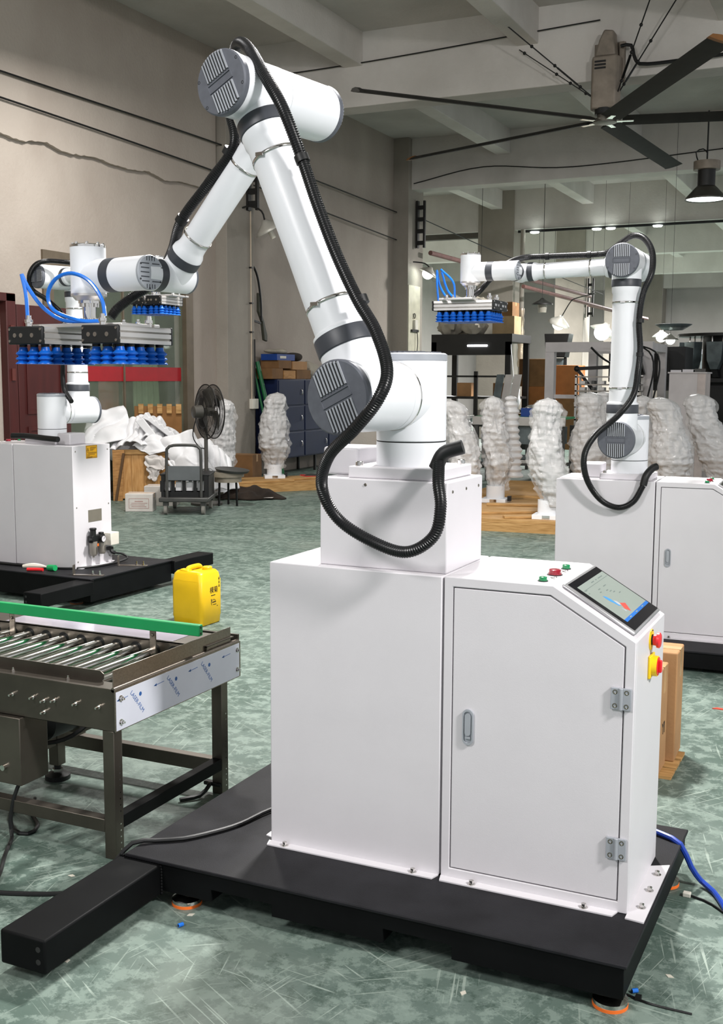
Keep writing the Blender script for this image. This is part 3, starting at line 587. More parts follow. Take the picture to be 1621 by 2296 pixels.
def robot_arm(loc, rot, label, up, L1, fore, L2, hose, plate_rot=0., wr=1.0, hose_r=.0175, hose_smooth=False, conn=None, clips=(), cables=None):
    t = thing('robot_arm', label, 'robot', loc, rot, 'white jointed robot arms'); Z = V(0, 0, 1); Y = V(0, 1, 0); X = V(1, 0, 0)
    up = V(up[0], 0, up[1]).normalized(); fore = V(fore[0], 0, fore[1]).normalized()
    Sh = V(0, 0, .244)
    mx = Matrix.Rotation(plate_rot, 4, 'Z')
    pl = part('mounting_plate', B(-.148, .148, -.135, .135, 0, .035, mx), WHITE, t, bev=.004)
    for x in (-.122, .122):
        for y in (-.11, .11): part('bolt', MB().lathe(mx @ V(x, y, .035), Z, [(0, .012), (.012, .012), (.014, .009)], 12), CHROME, pl)
    part('connection_box', B(-.275, -.155, -.05, .12, 0, .085, mx), WHITE, t, bev=.008)
    part('base_ring', MB().lathe((0, 0, .035), Z, [(0, .106), (.072, .106)], 48), ROBO, t); part('seam', MB().lathe((0, 0, .105), Z, [(0, .1045), (.005, .1045)], 48), BLACK, t)
    part('shoulder_housing', MB().lathe((0, 0, .11), Z, [(0, .106), (.24, .106)], 56).lathe((0, -.02, Sh.z), -Y, [(0, .1), (.115, .1)], 56), ROBO, t, bev=.003)
    cp = part('top_cap', MB().lathe((0, 0, .35), Z, [(0, .1065), (.018, .1065), (.022, .1)], 56), CAPL, t, label='light grey top cover')
    for i in range(8):
        a = -.07+i*.018; e = .085*math.sqrt(max(.1, 1-(a/.1)**2)); part('cooling_rib', B(a-.004, a+.004, -e, -.02, .372, .377), CAPG, cp); part('cooling_rib', B(a-.004, a+.004, .02, e, .372, .377), CAPG, cp)
    part('clamp_ring', MB().lathe((0, -.1, Sh.z), -Y, [(0, .1015), (.006, .1015)], 56), CHROME, t)
    # shoulder joint, upper arm, elbow
    A = Sh-Y*.24
    part('shoulder_joint', MB().lathe(Sh-Y*.137, -Y, [(0, .1), (.2, .1), (.224, .103)], 56).lathe(A, up, [(0, .088), (.146, .086)], 48), ROBO, t)
    vent_cap('shoulder_cap', t, Sh-Y*.361, -Y, .105, up, .022)
    part('dark_band', MB().lathe(A, up, [(.146, .0875), (.149, .09), (.193, .0895), (.196, .088)], 48), GRIM, t)
    part('upper_arm', MB().lathe(A, up, [(.196, .088), (.204, .088), (.213, .078), (.29, .0775), (.45, .0745), (L1-.27, .0735), (L1-.175, .0745), (L1-.165, .079), (L1-.137, .08)], 48), ROBO, t)
    for q in (.288, L1-.222):
        r = .0785 if q < .4 else .0752
        k = part('hose_clamp', MB().lathe(A, up, [(q-.005, r), (q+.005, r)], 40, caps=False), CHROME, t, solid=.0012)
        part('buckle', MB().box(-.013, .013, -.0085, -.004, -.005, .005), CHROME, k, loc=A+up*q-Y*r+X*0)
    E = A+up*L1
    part('dark_band', MB().lathe(A, up, [(L1-.137, .08), (L1-.134, .0825), (L1-.098, .0825), (L1-.095, .081)], 48), GRIM, t)
    part('elbow_joint', MB().lathe(E+Y*.08, -Y, [(0, .09), (.19, .09), (.2, .0925)], 48).lathe(E, -up, [(0, .083), (.096, .081)], 48), ROBO, t)
    vent_cap('elbow_cap', t, E-Y*.12, -Y, .0935, up, .02)
    Fo = E+Y*.155
    part('forearm_joint', MB().lathe(E+Y*.082, Y, [(0, .089), (.24, .087)], 48).lathe(Fo, fore, [(0, .068), (.1, .066)], 40), ROBO, t)
    vent_cap('end_cap', t, E+Y*.322, Y, .0885, X, .022, CAPG)
    part('dark_band', MB().lathe(Fo, fore, [(.1, .066), (.102, .068), (.13, .068), (.132, .066)], 40), GRIM, t)
    part('forearm', MB().lathe(Fo, fore, [(.132, .064), (.15, .06), (.16, .049), (L2-.14, .046), (L2-.125, .047), (L2-.11, .054), (L2-.098, .055)], 40), ROBO, t)
    for q in (.24, L2-.17): part('hose_clamp', MB().lathe(Fo, fore, [(q-.004, .0495), (q+.004, .0495)], 36, caps=False), CHROME, t, solid=.0012)
    Wr = Fo+fore*L2
    part('dark_band', MB().lathe(Fo, fore, [(L2-.098, .055), (L2-.096, .0565), (L2-.066, .0565), (L2-.064, .055)], 40), GRIM, t)
    part('wrist_joint', MB().lathe(Wr+Y*.062, -Y, [(0, .054), (.13, .054)], 40).lathe(Wr, -fore, [(0, .053), (.064, .054)], 40), ROBO, t); part('end_cap', MB().lathe(Wr+Y*.062, Y, [(0, .0545), (.008, .0545), (.011, .05)], 40), CAPG, t)
    part('dark_band', MB().lathe(Wr-Y*.068, -Y, [(0, .0555), (.03, .0555)], 40), GRIM, t)
    W2 = Wr-Y*.15
    part('wrist_joint', MB().lathe(W2+X*.04, -X, [(0, .0565), (.14, .0555)], 40).lathe(W2, Y, [(0, .054), (.053, .0545)], 40), ROBO, t)
    vent_cap('wrist_cap', t, W2+X*.04, X, .057, Z, .01, CAPL, ribs='cross', label='light grey grooved cover')
    part('dark_band', MB().lathe(W2-X*.1, -X, [(0, .0567), (.042, .0567)], 40), GRIM, t)
    W3 = W2-X*.25
    part('wrist_joint', MB().lathe(W3-Z*.058, Z, [(0, .06), (.155, .06)], 40).lathe(W3, X, [(0, .056), (.108, .056)], 40), ROBO, t); wc = part('end_cap', MB().lathe(W3+Z*.097, Z, [(0, .0605), (.007, .0605), (.01, .056)], 40), CHROME, t)
    s = MB()
    for i in range(8): s.cyl(W3+V(.05*math.cos(i*.785), .05*math.sin(i*.785), .105), W3+V(.05*math.cos(i*.785), .05*math.sin(i*.785), .113), .005, n=8)
    part('screws', s, CHROME, wc)
    part('tool_flange', MB().lathe(W3-Z*.058, -Z, [(0, .0605), (.008, .0605), (.01, .055), (.022, .045)], 40), ALU, t)
    part('cable_hose', corrugated(hose, hose_r), HOSE, t)
    if conn:
        part('hose_connector', MB().tube(spline(conn, .01), .021, 14), BLACK, t)
    for c_, q in clips:
        c_ = Vector(c_); part('hose_clip', MB().lathe(c_-Vector(q)*.011, q, [(0, .021), (.022, .021)], 16), BLACK, t)
    return t, W3

def gripper(loc, rot, label, L=.27, nx=3, ny=5, gap=.305, tubes=(), bw=.15, off=0., xo=0.):
    # two vacuum bars along local Y hanging from a plate; loc is the tool flange face of the robot
    t = thing('vacuum_gripper', label, 'gripper', loc, rot, 'vacuum grippers with blue cups'); Z = V(0, 0, -1)
    part('adapter', MB().lathe((0, 0, 0), Z, [(0, .036), (.01, .036), (.01, .024), (.07, .022), (.07, .034), (.082, .034)], 24), CHROME, t)
    b = MB()
    for i in range(8):
        a = i*.785; b.cyl((.03*math.cos(a), .03*math.sin(a), -.01), (.03*math.cos(a), .03*math.sin(a), -.022), .004, n=8); b.cyl((.028*math.cos(a), .028*math.sin(a), -.072), (.028*math.cos(a), .028*math.sin(a), -.06), .004, n=8)
    part('bolts', b, CHROME, t)['kind'] = 'stuff'
    zt = -.082
    part('plate', B(-.19+xo, .19+xo, -.075+off, .075+off, zt-.012, zt), ALU, t, bev=.002)
    part('strap', B(-.19+xo, .19+xo, .1+off, .13+off, zt-.012, zt), ALU, t, bev=.002)
    for s in (-1, 1):
        xc = s*gap/2+xo; z1 = zt-.012; z0 = z1-.056
        bar = part('vacuum_bar', MB().prism([(xc-bw/2+.002, z1), (xc+bw/2-.002, z1), (xc+bw/2, z1-.006), (xc+bw/2, z1-.016), (xc+bw/2-.006, z1-.019), (xc+bw/2, z1-.022), (xc+bw/2, z1-.036), (xc+bw/2-.006, z1-.04), (xc+bw/2, z1-.044), (xc+bw/2, z0), (xc-bw/2, z0), (xc-bw/2, z1-.044), (xc-bw/2+.006, z1-.04), (xc-bw/2, z1-.036), (xc-bw/2, z1-.022), (xc-bw/2+.006, z1-.019), (xc-bw/2, z1-.016), (xc-bw/2, z1-.006)], XZ, -L/2+off, L/2+off), ALU, t, label=('right' if s > 0 else 'left')+' aluminium vacuum bar')
        for e in (-1, 1):
            y0 = off+e*L/2; ec = part('end_plate', B(xc-bw/2, xc+bw/2, min(y0, y0+e*.012), max(y0, y0+e*.012), z0-.002, z1+.002), BLACK, bar, bev=.004)
            for dx in (-.3, -.12, .2): part('plug', MB().cyl((xc+dx*bw, y0+e*.012, z1-.028), (xc+dx*bw, y0+e*.0132, z1-.028), .0075, n=14), CHROME, bar)
            for dx in (-.45, .45):
                for q in (.008, .047): part('screw', MB().cyl((xc+dx*bw, y0+e*.012, z1-q), (xc+dx*bw, y0+e*.014, z1-q), .0045, n=10), CHROME, bar)
        cup = None
        for i in range(nx):
            for j in range(ny):
                x = xc+(i-(nx-1)/2)*bw/nx*.98; y = off+(j-(ny-1)/2)*(L-.02)/(ny-.2)
                if cup is None:
                    cr = min(bw/nx, L/ny)*.5; prof = [(0, cr*.5), (.012, cr*.62), (.02, cr*1.0), (.023, cr*1.0), (.03, cr*.62), (.037, cr*1.02), (.04, cr*1.02), (.046, cr*.64), (.053, cr*1.05), (.0565, cr*1.08)]
                    cup = MB().lathe((0, 0, 0), Z, prof, 20).mesh('cup', BLUE); stem = MB().lathe((0, 0, .008), Z, [(0, cr*.55), (.014, cr*.55)], 12).mesh('stem', BLACK)
                c = link('suction_cup', cup, bar, (x, y, z0-.01)); link('stem', stem, bar, (x, y, z0-.003))
        for q in (-.3, .3): part('fitting', MB().lathe((xc-.02, off-L/2+.03, z1) if q < 0 else (xc+.02, off+L/2-.05, z1), (0, 0, 1), [(0, .011), (.014, .011), (.016, .014), (.026, .014), (.026, .009), (.04, .008)], 12), CHROME, bar)
    for pts in tubes: part('air_tube', MB().tube(spline(pts, .012), .0065, 8), TUBEB, t)
    for x in (-.16, -.1, .1, .16): part('plate_bolt', MB().lathe((x+xo, .05+off, zt), (0, 0, 1), [(0, .008), (.008, .008), (.01, .005), (.016, .005)], 10), CHROME, t)
    return t

# main cell
ZB = .14; AR = -math.radians(10)
platform((0, 0, 0), 0, ZB, 'black steel platform under the nearest robot, with orange footed levelling feet')
cabinet((0, 0, ZB), 0, 'nearest white control cabinet with sloping touch screen and open riser for the arm', True)
HM = [[.19,-.15,.056],[.214,-.19,.004],[.234,-.21,-.062],[.218,-.22,-.142],[.14,-.24,-.191],[.03,-.26,-.165],[-.064,-.29,-.105],[-.09,-.33,-.013],[-.024,-.385,.082],[.088,-.42,.161],[.165,-.42,.243],[.165,-.38,.319],[.101,-.34,.422],[.022,-.32,.517],[-.057,-.31,.644],[-.123,-.31,.784],[-.179,-.31,.917],[-.228,-.33,1.049],[-.298,-.32,1.146],[-.385,-.28,1.238],[-.485,-.21,1.298],[-.581,-.13,1.317],[-.627,-.1,1.26],[-.636,-.1,1.152],[-.599,-.12,1.028],[-.706,-.12,.924],[-.831,-.12,.814],[-.935,-.06,.73],[-1.04,.0,.679],[-1.115,.0,.618],[-1.172,-.03,.578],[-1.195,-.08,.535],[-1.205,-.1,.505]]
arm, W3 = robot_arm((.392, .185, ZB+HC), AR, 'nearest white robot arm, bent over with its black hose looping down the front', (-.4185, .8954), .9884, (-.494, -.504), .706, HM, -AR, conn=[(.17, -.135, .04), (.195, -.13, .085), (.245, -.11, .105)], clips=[((.03, -.31, .51), (-.42, 0, .9)), ((-.176, -.31, .91), (-.42, 0, .9)), ((-.831, -.12, .814), (-.7, 0, -.7)), ((-.62, -.12, 1.01), (-.6, 0, -.75))])
wf = Matrix.Translation((.392, .185, ZB+HC)) @ Matrix.Rotation(AR, 4, 'Z') @ (W3-V(0, 0, .08))
GL = lambda p: tuple(Matrix.Rotation(-math.radians(-1.5), 4, 'Z') @ (Vector(p)-wf))
tb = [[GL(p) for p in L] for L in ([(-.622,.02,1.80),(-.634,.02,1.855),(-.683,.02,1.914),(-.755,.02,1.941),(-.821,.02,1.925),(-.864,.03,1.876),(-.849,.04,1.824),(-.779,.08,1.792),(-.72,.12,1.79)], [(-.945,.02,1.796),(-.95,.02,1.878),(-.966,.02,1.945)], [(-.966,.02,1.945),(-.942,.03,1.893),(-.9,.05,1.832),(-.844,.08,1.793),(-.78,.12,1.79)])]
gripper(wf, -math.radians(1.5), 'vacuum gripper of the nearest robot, two black ended bars with blue bellows cups', tubes=tb, off=-.035, xo=.035, gap=.315)
# right cell
RR = .047; RO = V(-.052, 3.482, 0); RZ = .12
platform(RO, RR, RZ, 'black platform under the right robot, behind the brown cartons')
cabinet(RO+V(0, 0, RZ), RR, 'white control cabinet of the right robot, partly behind the nearest cabinet', False)
RB = RO+V(math.cos(RR)*.392-math.sin(RR)*.185, math.sin(RR)*.392+math.cos(RR)*.185, RZ+H_)
HR = [[.127,-.215,-.02],[.076,-.23,-.115],[-.008,-.24,-.151],[-.106,-.26,-.107],[-.177,-.3,.009],[-.182,-.36,.148],[-.107,-.42,.272],[.019,-.44,.382],[.088,-.38,.497],[.097,-.32,.633],[.1,-.3,.757],[.089,-.3,.905],[.104,-.29,1.052],[.142,-.26,1.173],[.128,-.2,1.288],[.074,-.15,1.369],[.004,-.12,1.393],[-.069,-.1,1.357],[-.137,-.1,1.31],[-.201,-.1,1.3],[-.358,-.1,1.3],[-.533,-.1,1.3],[-.62,-.1,1.3],[-.72,-.05,1.29],[-.82,.0,1.25],[-.9,.02,1.18],[-.95,.0,1.12],[-.975,-.08,1.08]]
arm2, W3r = robot_arm(RB, 0., 'white robot arm of the right cell, upright with the forearm level over the wrapped arms', (0, 1), .9884, (-1, -.03), .68, HR, RR, hose_r=.018, conn=[(.185, -.14, .085), (.165, -.165, .075), (.14, -.205, .035), (.127, -.215, -.02)], clips=[((.1, -.3, .72), (0, 0, 1)), ((.098, -.31, .905), (0, 0, 1)), ((-.25, -.1, 1.3), (1, 0, 0)), ((-.5, -.1, 1.3), (1, 0, 0))])
rw = RB+W3r-V(0, 0, .08)
gripper(rw, math.pi/2+.02, 'vacuum gripper of the right robot, twin bars with eight cups in a row', L=.36, ny=8, gap=.14, bw=.132, off=.0, tubes=[[(.0, .2, -.09), (.0, .21, .0), (.02, .22, .1)], [(.02, .22, .1), (.03, .2, .0), (.03, .14, -.08), (.03, .08, -.09)], [(.05, .2, .09), (.05, .16, -.02), (.05, .1, -.08)], [(-.02, .18, .1), (-.02, .1, .02), (-.02, .09, -.09)]])
# left cell (seen from its back end)
LR = 3.113; LO = V(-3.597, 3.848, 0); LZ = .202
platform(LO, LR, LZ, 'black platform under the left robot, behind the conveyor', th=.165, pad=mat('brown_pad', '#7a4a2c', .7))
cabinet(LO+V(0, 0, LZ), LR, 'white control cabinet of the left robot with air filter and warning sticker', False, frl=True)
LB = LO+V(math.cos(LR)*.392-math.sin(LR)*.185, math.sin(LR)*.392+math.cos(LR)*.185, LZ+H_)
HL = [[-.18,-.05,.316],[.011,-.12,.42],[.126,-.2,.62],[.13,-.22,.837],[.15,-.22,.973],[.18,-.12,1.073],[.08,.08,1.138],[.06,.12,1.231],[-.024,.12,1.31],[-.119,.08,1.335],[-.2,-.02,1.33],[-.369,-.06,1.31],[-.6,-.06,1.3]]
arm3, W3l = robot_arm(LB, math.radians(165), 'white robot arm of the left cell, seen from behind the nearest gripper', (0, 1), .9884, (-1, 0), .7, HL, LR-math.radians(165), hose_r=.018, conn=[(-.287, .15, .045), (-.149, .17, .05), (.034, .2, .06), (.149, .25, .06)])
lw = LB+Matrix.Rotation(math.radians(165), 3, 'Z') @ W3l-V(0, 0, .08)
gripper(lw, .05, 'vacuum gripper of the left robot, hanging right of the nearest gripper', gap=.14, bw=.125, tubes=[[(-.08, -.1, -.09), (-.08, -.1, 0), (-.06, -.08, .08)], [(.04, -.1, -.09), (.04, -.1, 0), (.05, -.08, .08)]])
t = thing('tool_bundle', 'cable ties and hand tools lying on the left black platform', 'tools', (-3.86, 3.31, LZ))
part('glove', MB().tube(spline([(-.14, .01, .012), (-.05, .03, .02), (.05, .03, .02), (.12, .0, .015)], .02), [.012+.008*math.sin(i*.4) for i in range(len(spline([(-.14, .01, .012), (-.05, .03, .02), (.05, .03, .02), (.12, .0, .015)], .02)))], 8), mat('cream_glove', '#d9d2c4', .7), t)
part('grip', MB().tube([(.1, .01, .02), (.17, .0, .024)], .022, 10), GREEN, t); part('red_handle', MB().tube(spline([(-.02, -.08, .012), (.05, -.06, .014), (.1, -.05, .014)], .02), .012, 8), RED, t)
for i, (x, y, a) in enumerate(((-3.45, 3.25, .35), (-3.42, 3.72, .4))):
    t = thing('steel_bracket', ['bent steel bracket on the near corner of the left platform', 'bent steel bracket at the right edge of the left platform'][i], 'bracket', (x, y, LZ), a, 'steel brackets on the left platform')
    part('plate', MB().box(-.02, .2, -.02, .02, 0, .006).box(-.02, -.014, -.02, .02, 0, .075), STEEL, t, bev=.001)
    for q in (.12, .17): part('bolt', MB().lathe((q, 0, .006), (0, 0, 1), [(0, .012), (.01, .012), (.01, .006), (.03, .006)], 8), CHROME, t)

# ------------------------------------------------------------------ roller conveyor
t = thing('roller_conveyor', 'stainless roller conveyor with green side guide at the left', 'conveyor', (0, 0, 0))
X1 = -.54; X0 = -2.25
part('front_rail', MB().box(X0, X1-.001, -.08, -.0765, .442, .585).box(X0, X1-.001, -.08, -.012, .5835, .587).box(X0, X1-.001, -.08, -.03, .442, .445), DSTEEL, t, bev=.001)
part('rear_rail', MB().box(X0, X1-.001, .47, .474, .5, .61).box(X0, X1-.001, .47, .66, .606, .61).box(X0, X1-.001, .69, .70, .442, .61), DSTEEL, t)
part('protective_film', B(-1.52, -.7, .48, .65, .6105, .6112), mat('lilac_film', '#b5afbd', .15, coat=.5), t)
ep = part('end_plate', MB().box(X1, X1+.004, -.082, .70, .443, .583).lathe((X1-.006, -.08, .584), (0, 1, 0), [(0, .0085), (.775, .0085)], 12), STEEL, t)
fm = part('film', B(X1+.004, X1+.0046, -.079, .69, .446, .577), FILM, ep, label='white protective film printed in blue')
for y in (.035, .245, .46):
    decal('lettering', text_mesh('LASER-FILM', .0215, FBLUE, ext=.0002), fm, (X1+.0049, y, .517), (0, .62, -.78), (0, .78, .62))
    part('drop_mark', MB().lathe((X1+.0046, y+.018, .54), (1, 0, 0), [(0, .0075), (.0004, .0075)], 12), FBLUE, fm)
for y in (-.07, .135, .345, .57): part('arrow', MB().prism([(y, .548), (y+.055, .5505), (y+.055, .5485), (y, .546)], lambda a, z, d: V(d, a, z), X1+.0046, X1+.005).prism([(y-.006, .547), (y+.012, .553), (y+.01, .5475), (y+.012, .543)], lambda a, z, d: V(d, a, z), X1+.0046, X1+.005), FBLUE, fm)
bme = MB().lathe((0, 0, 0), (1, 0, 0), [(0, .011), (.002, .011), (.002, .0075), (.009, .0075), (.009, .004), (.016, .004)], 8).mesh('bolt', CHROME)
for y, z in ((-.055, .552), (-.055, .472), (.675, .552), (.675, .475)): link('bolt', bme, ep, (X1+.0046, y, z))
part('end_stop', MB().box(X1-.012, X1-.009, -.075, .65, .575, .648), STEEL, t, bev=.001)
part('low_fence', MB().prism([(-2.25, .585), (-.645, .585), (-.635, .595), (-.635, .612), (-.65, .622), (-2.25, .622)], XZ, -.014, -.011), DSTEEL, t)
for px, py in ((33, 1559), (80, 1566), (105, 1573.6), (128, 1573), (176, 1580), (226, 1587), (105, 1599)):
    part('shaft_bolt', MB().lathe((-1.034+px*.00191, -.08, .585-(py-1512-px*.1434)/(623+px*.2)), (0, -1, 0), [(0, .007), (.005, .007), (.005, .004), (.022, .004)], 8), CHROME, t)
for x in (-1.0, -.76): part('fence_bolt', MB().lathe((x, -.045, .587), (0, 0, 1), [(0, .006), (.006, .006), (.006, .0035), (.014, .0035)], 8), CHROME, t)
rl = MB().lathe((0, -.005, 0), (0, 1, 0), [(0, .019), (.003, .021), (.472, .021)], 28).mesh('roller', CHROME); hl = MB().lathe((0, .4695, .004), (0, -1, 0), [(0, .0265), (.0006, .0265)], 24).mesh('socket', BLACK)
for i in range(18):
    x = -.60-i*.0875; r = link('roller', rl, t, (x, 0, .566)); link('socket', hl, r)
part('belt_strip', B(X0, -.58, .2, .3, .475, .48), mat('green_drive_belt', '#2c6b40', .6), t)
g = part('side_guide', B(-2.25, -.53, .405, .43, .662, .704), GREEN, t, bev=.003, label='bright green plastic side guide')
part('groove', MB().box(-.5305, -.5295, .412, .42, .668, .676).box(-.5305, -.5295, .412, .42, .69, .698), BLACK, g)
for x in (-.755, -1.44, -2.1): part('guide_post', MB().box(x-.014, x+.014, .43, .436, .56, .69).cyl((x, .43, .64), (x, .425, .64), .006, n=8), STEEL, t, bev=.002)
for x in (-.57, -2.1):
    for y in (-.058, .6):
        lg = part('leg', B(x-.023, x+.023, y-.022, y+.022, .0, .443), DSTEEL, t, bev=.002)
        h = MB()
        for i in range(14): h.cyl((x+.0231, y+.006, .03+i*.022), (x+.0236, y+.006, .03+i*.022), .003, n=6)
        part('bolt_holes', h, CHROME, lg)
part('cross_bar', B(-2.1, -.593, -.08, -.04, .09, .135), DSTEEL, t, bev=.002); part('cross_bar', B(-2.1, -.593, .58, .62, .08, .135), DSTEEL, t, bev=.002)
part('cross_bar', B(-.588, -.548, -.036, .578, .098, .143), SKIRT, t, bev=.002); part('cross_bar', B(-1.26, -1.22, -.04, .6, .145, .185), DSTEEL, t, bev=.002)
lg = part('leg', B(-1.262, -1.216, .42, .466, .06, .443), DSTEEL, t, bev=.002); part('levelling_foot', MB().lathe((-1.239, .443, 0), (0, 0, 1), [(0, .05), (.018, .05), (.028, .03), (.032, .014), (.06, .014)], 20), BLACK, lg); part('nut', MB().cyl((-1.239, .443, .03), (-1.239, .443, .042), .022, n=6), CHROME, lg)
part('control_box', B(-1.3, -.93, -.1, .04, .2, .441), DSTEEL, t, bev=.003); part('knob', MB().cyl((-1.0, -.1, .26), (-1.0, -.115, .26), .01), CHROME, t)
mo = part('drive_motor', MB().lathe((-1.05, .12, .345), (0, 1, 0), [(0, .05), (.02, .072), (.2, .072), (.22, .05)], 28), BLACK, t); part('gearbox', B(-1.17, -1.0, .3, .42, .26, .44), DSTEEL, t, bev=.004)
q = MB()
for i in range(4):
    for j in range(2): q.box(-1.08+i*.016, -1.07+i*.016, .1195, .121, .33+j*.02, .342+j*.02)
part('motor_vents', q, GREYM, mo)
part('motor_cable', MB().tube(spline([(-1.25, .05, .33), (-1.1, .08, .28), (-.95, .15, .29), (-.9, .3, .36), (-.88, .4, .44)], .03), .008, 7), BLACK, t)

# ------------------------------------------------------------------ jerrycan
t = thing('jerrycan', 'yellow plastic jerrycan with black print standing behind the conveyor', 'canister', (-2.335, 3.10, 0), math.radians(-3))
def rr(w, d, r, n=5):
    P = []
    for cx, cy, a0 in ((w-r, d-r, 0), (-w+r, d-r, 90), (-w+r, -d+r, 180), (w-r, -d+r, 270)):
        for i in range(n+1): a = math.radians(a0+90*i/n); P.append((cx+r*math.cos(a), cy+r*math.sin(a)))
    return P
mb = MB(); L = [(.0, .106, .098, .02), (.008, .116, .108, .025), (.05, .119, .11, .025), (.055, .122, .113, .027), (.29, .122, .113, .027), (.295, .119, .11, .027), (.335, .114, .105, .03), (.352, .1, .093, .03)]
n = len(rr(.1, .1, .02))
for z, w, d, r in L: mb.v += [(x, y, z) for x, y in rr(w, d, r)]
for k in range(len(L)-1): mb.f += [(k*n+i, k*n+(i+1) % n, (k+1)*n+(i+1) % n, (k+1)*n+i) for i in range(n)]
mb.f += [tuple(range(n)), tuple((len(L)-1)*n+i for i in range(n))]; mb.mi = [0]*len(mb.f)
jb = part('body', mb, JERRY, t, sharp=50)
part('handle', MB().tube(spline([(-.02, -.075, .34), (-.02, -.06, .367), (-.02, 0, .372), (-.02, .06, .367), (-.02, .075, .34)], .01), .016, 10), JERRY, t)
part('screw_cap', MB().lathe((.05, .05, .338), (0, 0, 1), [(0, .032), (.03, .032), (.034, .027)], 20), JERRY, t); part('neck', MB().cyl((.05, .05, .32), (.05, .05, .342), .038), JERRY, t)
part('shoulder', MB().prism([(-.085, .335), (.0, .335), (-.0, .362), (-.06, .366), (-.08, .355)], XZ, -.09, -.045).prism([(-.085, .335), (-.03, .335), (-.035, .36), (-.075, .358)], XZ, .045, .09), JERRY, t, bev=.008)
decal('lettering', text_mesh('模菊', .045, INK), jb, (.1225, .02, .225), (0, 1, 0), (0, 0, 1))
for i in range(3): part('print_mark', MB().prism([(.072, .238+i*.024), (.084, .238+i*.024), (.081, .256+i*.024), (.075, .256+i*.024)], lambda y, z, d: V(d, y, z), .1222, .1228), INK, jb)
part('print_line', MB().box(.1222, .1227, -.012, .035, .19, .195), INK, jb)
part('print_mark', MB().tube([V(.1226, .015+.025*math.cos(a*.5), .145+.02*math.sin(a*.5)) for a in range(9)], .0015, 4).box(.1222, .1227, .0, .04, .143, .15).box(.1222, .1227, .01, .045, .128, .132).box(.1222, .1227, -.012, -.006, .14, .17).box(.1222, .1227, .05, .062, .115, .119), INK, jb)

# ------------------------------------------------------------------ cables and small bits on the floor
def cab(name, pts, r, m, label, st=.03): return tag(part(name, MB().tube(spline(pts, st), r, 8), m), label, 'cable')
cab('power_cable', [(-.06, .33, .148), (-.12, .2, .15), (-.15, .06, .148), (-.19, -.03, .148), (-.25, -.12, .148), (-.32, -.17, .148), (-.375, -.22, .148), (-.42, -.28, .08), (-.47, -.33, .02), (-.53, -.35, .007), (-.62, -.4, .007), (-.8, -.46, .007), (-1.1, -.5, .007)], .0075, BLACK, 'black power cable crossing the near platform from under the cabinet')
cab('power_cable', [(-.97, -.06, .2), (-.985, -.075, .15), (-1.0, -.085, .06), (-.98, -.1, .009), (-.9, -.22, .009), (-.8, -.36, .009), (-.78, -.45, .008), (-.9, -.62, .008)], .007, BLACK, 'black cable hanging from the conveyor control box to the floor')
cab('power_cable', [(-1.2, .2, .007), (-1.13, .06, .007), (-1.02, -.045, .007), (-.955, -.05, .007), (-.97, .02, .007), (-1.08, .11, .007), (-1.16, .22, .007)], .007, BLACK, 'loop of black cable on the floor under the conveyor')
cab('power_cable', [(-.5, -.84, .009), (-.42, -.875, .009), (-.375, -.93, .009), (-.4, -1.0, .009), (-.5, -1.02, .009)], .008, BLACK, 'black cable loop beyond the end of the outrigger beam')
cab('air_hose', [(.95, .62, .15), (1.06, .6, .15), (1.12, .575, .15), (1.18, .545, .14), (1.215, .55, .07), (1.245, .57, .02), (1.29, .53, .0095), (1.34, .42, .0095), (1.4, .25, .0095)], .009, mat('deep_blue_hose', '#1c3fa0', .35), 'blue air hose running off the right rear corner of the near platform')
for (x, y), l in (((-.1, -.371), 'small blue plug lying on the floor in front of the left foot'), ((1.175, -.147), 'small blue plug beside the right front foot')):
    t = thing('blue_plug', l, 'plug', (x, y, 0), random.random()*3); part('shell', MB().lathe((0, 0, .006), (1, .2, 0), [(0, .006), (.016, .006)], 10), TUBEB, t); part('bore', MB().lathe((-.0004, 0, .006), (1, .2, 0), [(0, .0035), (.0008, .0035)], 8), INK, t)
t = thing('cable_tie', 'black cable tie on the floor beside the right front foot', 'tie', (1.234, -.184, 0)); part('strap', MB().tube(spline([(-.07, .02, .003), (0, 0, .004), (.1, -.0, .003)], .01), .003, 5), BLACK, t); part('head', B(-.045, -.03, .005, .02, 0, .012), BLACK, t)
t = thing('cable_connector', 'small white connector with cord on the floor right of the platform', 'connector', (1.215, .484, 0)); part('housing', B(-.012, .012, -.01, .01, 0, .014), BEIGE, t, bev=.002); part('cord', MB().tube(spline([(.01, 0, .005), (.08, -.03, .004), (.2, -.16, .004)], .02), .0035, 6), BLACK, t)
t = thing('tripod_clamp', 'small black clamp lying on the floor behind the conveyor leg', 'clamp', (-.65, .5, 0)); part('jaw', MB().tube(spline([(.03, .09, .03), (.06, .05, .04), (.05, 0, .015), (0, -.06, .01)], .02), .009, 6), BLACK, t); part('pad', B(.02, .1, .07, .1, .03, .045), BLACK, t, bev=.004)
for i, (x, y, l) in enumerate(((-.607, -.235, 'white paint chip near the outrigger beam'), (.774, -.34, 'pale paint chip in front of the near platform'), (1.25, -.02, 'pale chip on the floor right of the platform'), (-.11, -.29, 'tiny white chip beside the left orange foot'), (-.27, -.66, 'white sliver beside the outrigger beam'), (1.32, -.25, 'pale flat chip at the lower right of the floor'))):
    tag(part('floor_chip', MB().prism([(-.012, -.004), (.004, -.008), (.013, .002), (-.002, .008)], lambda a, c, d: V(a, c, d), 0, .0015), mat('pale_chip', '#c9c4b6', .7), loc=(x, y, 0), rot=(0, 0, i*1.3)), l, 'chip')
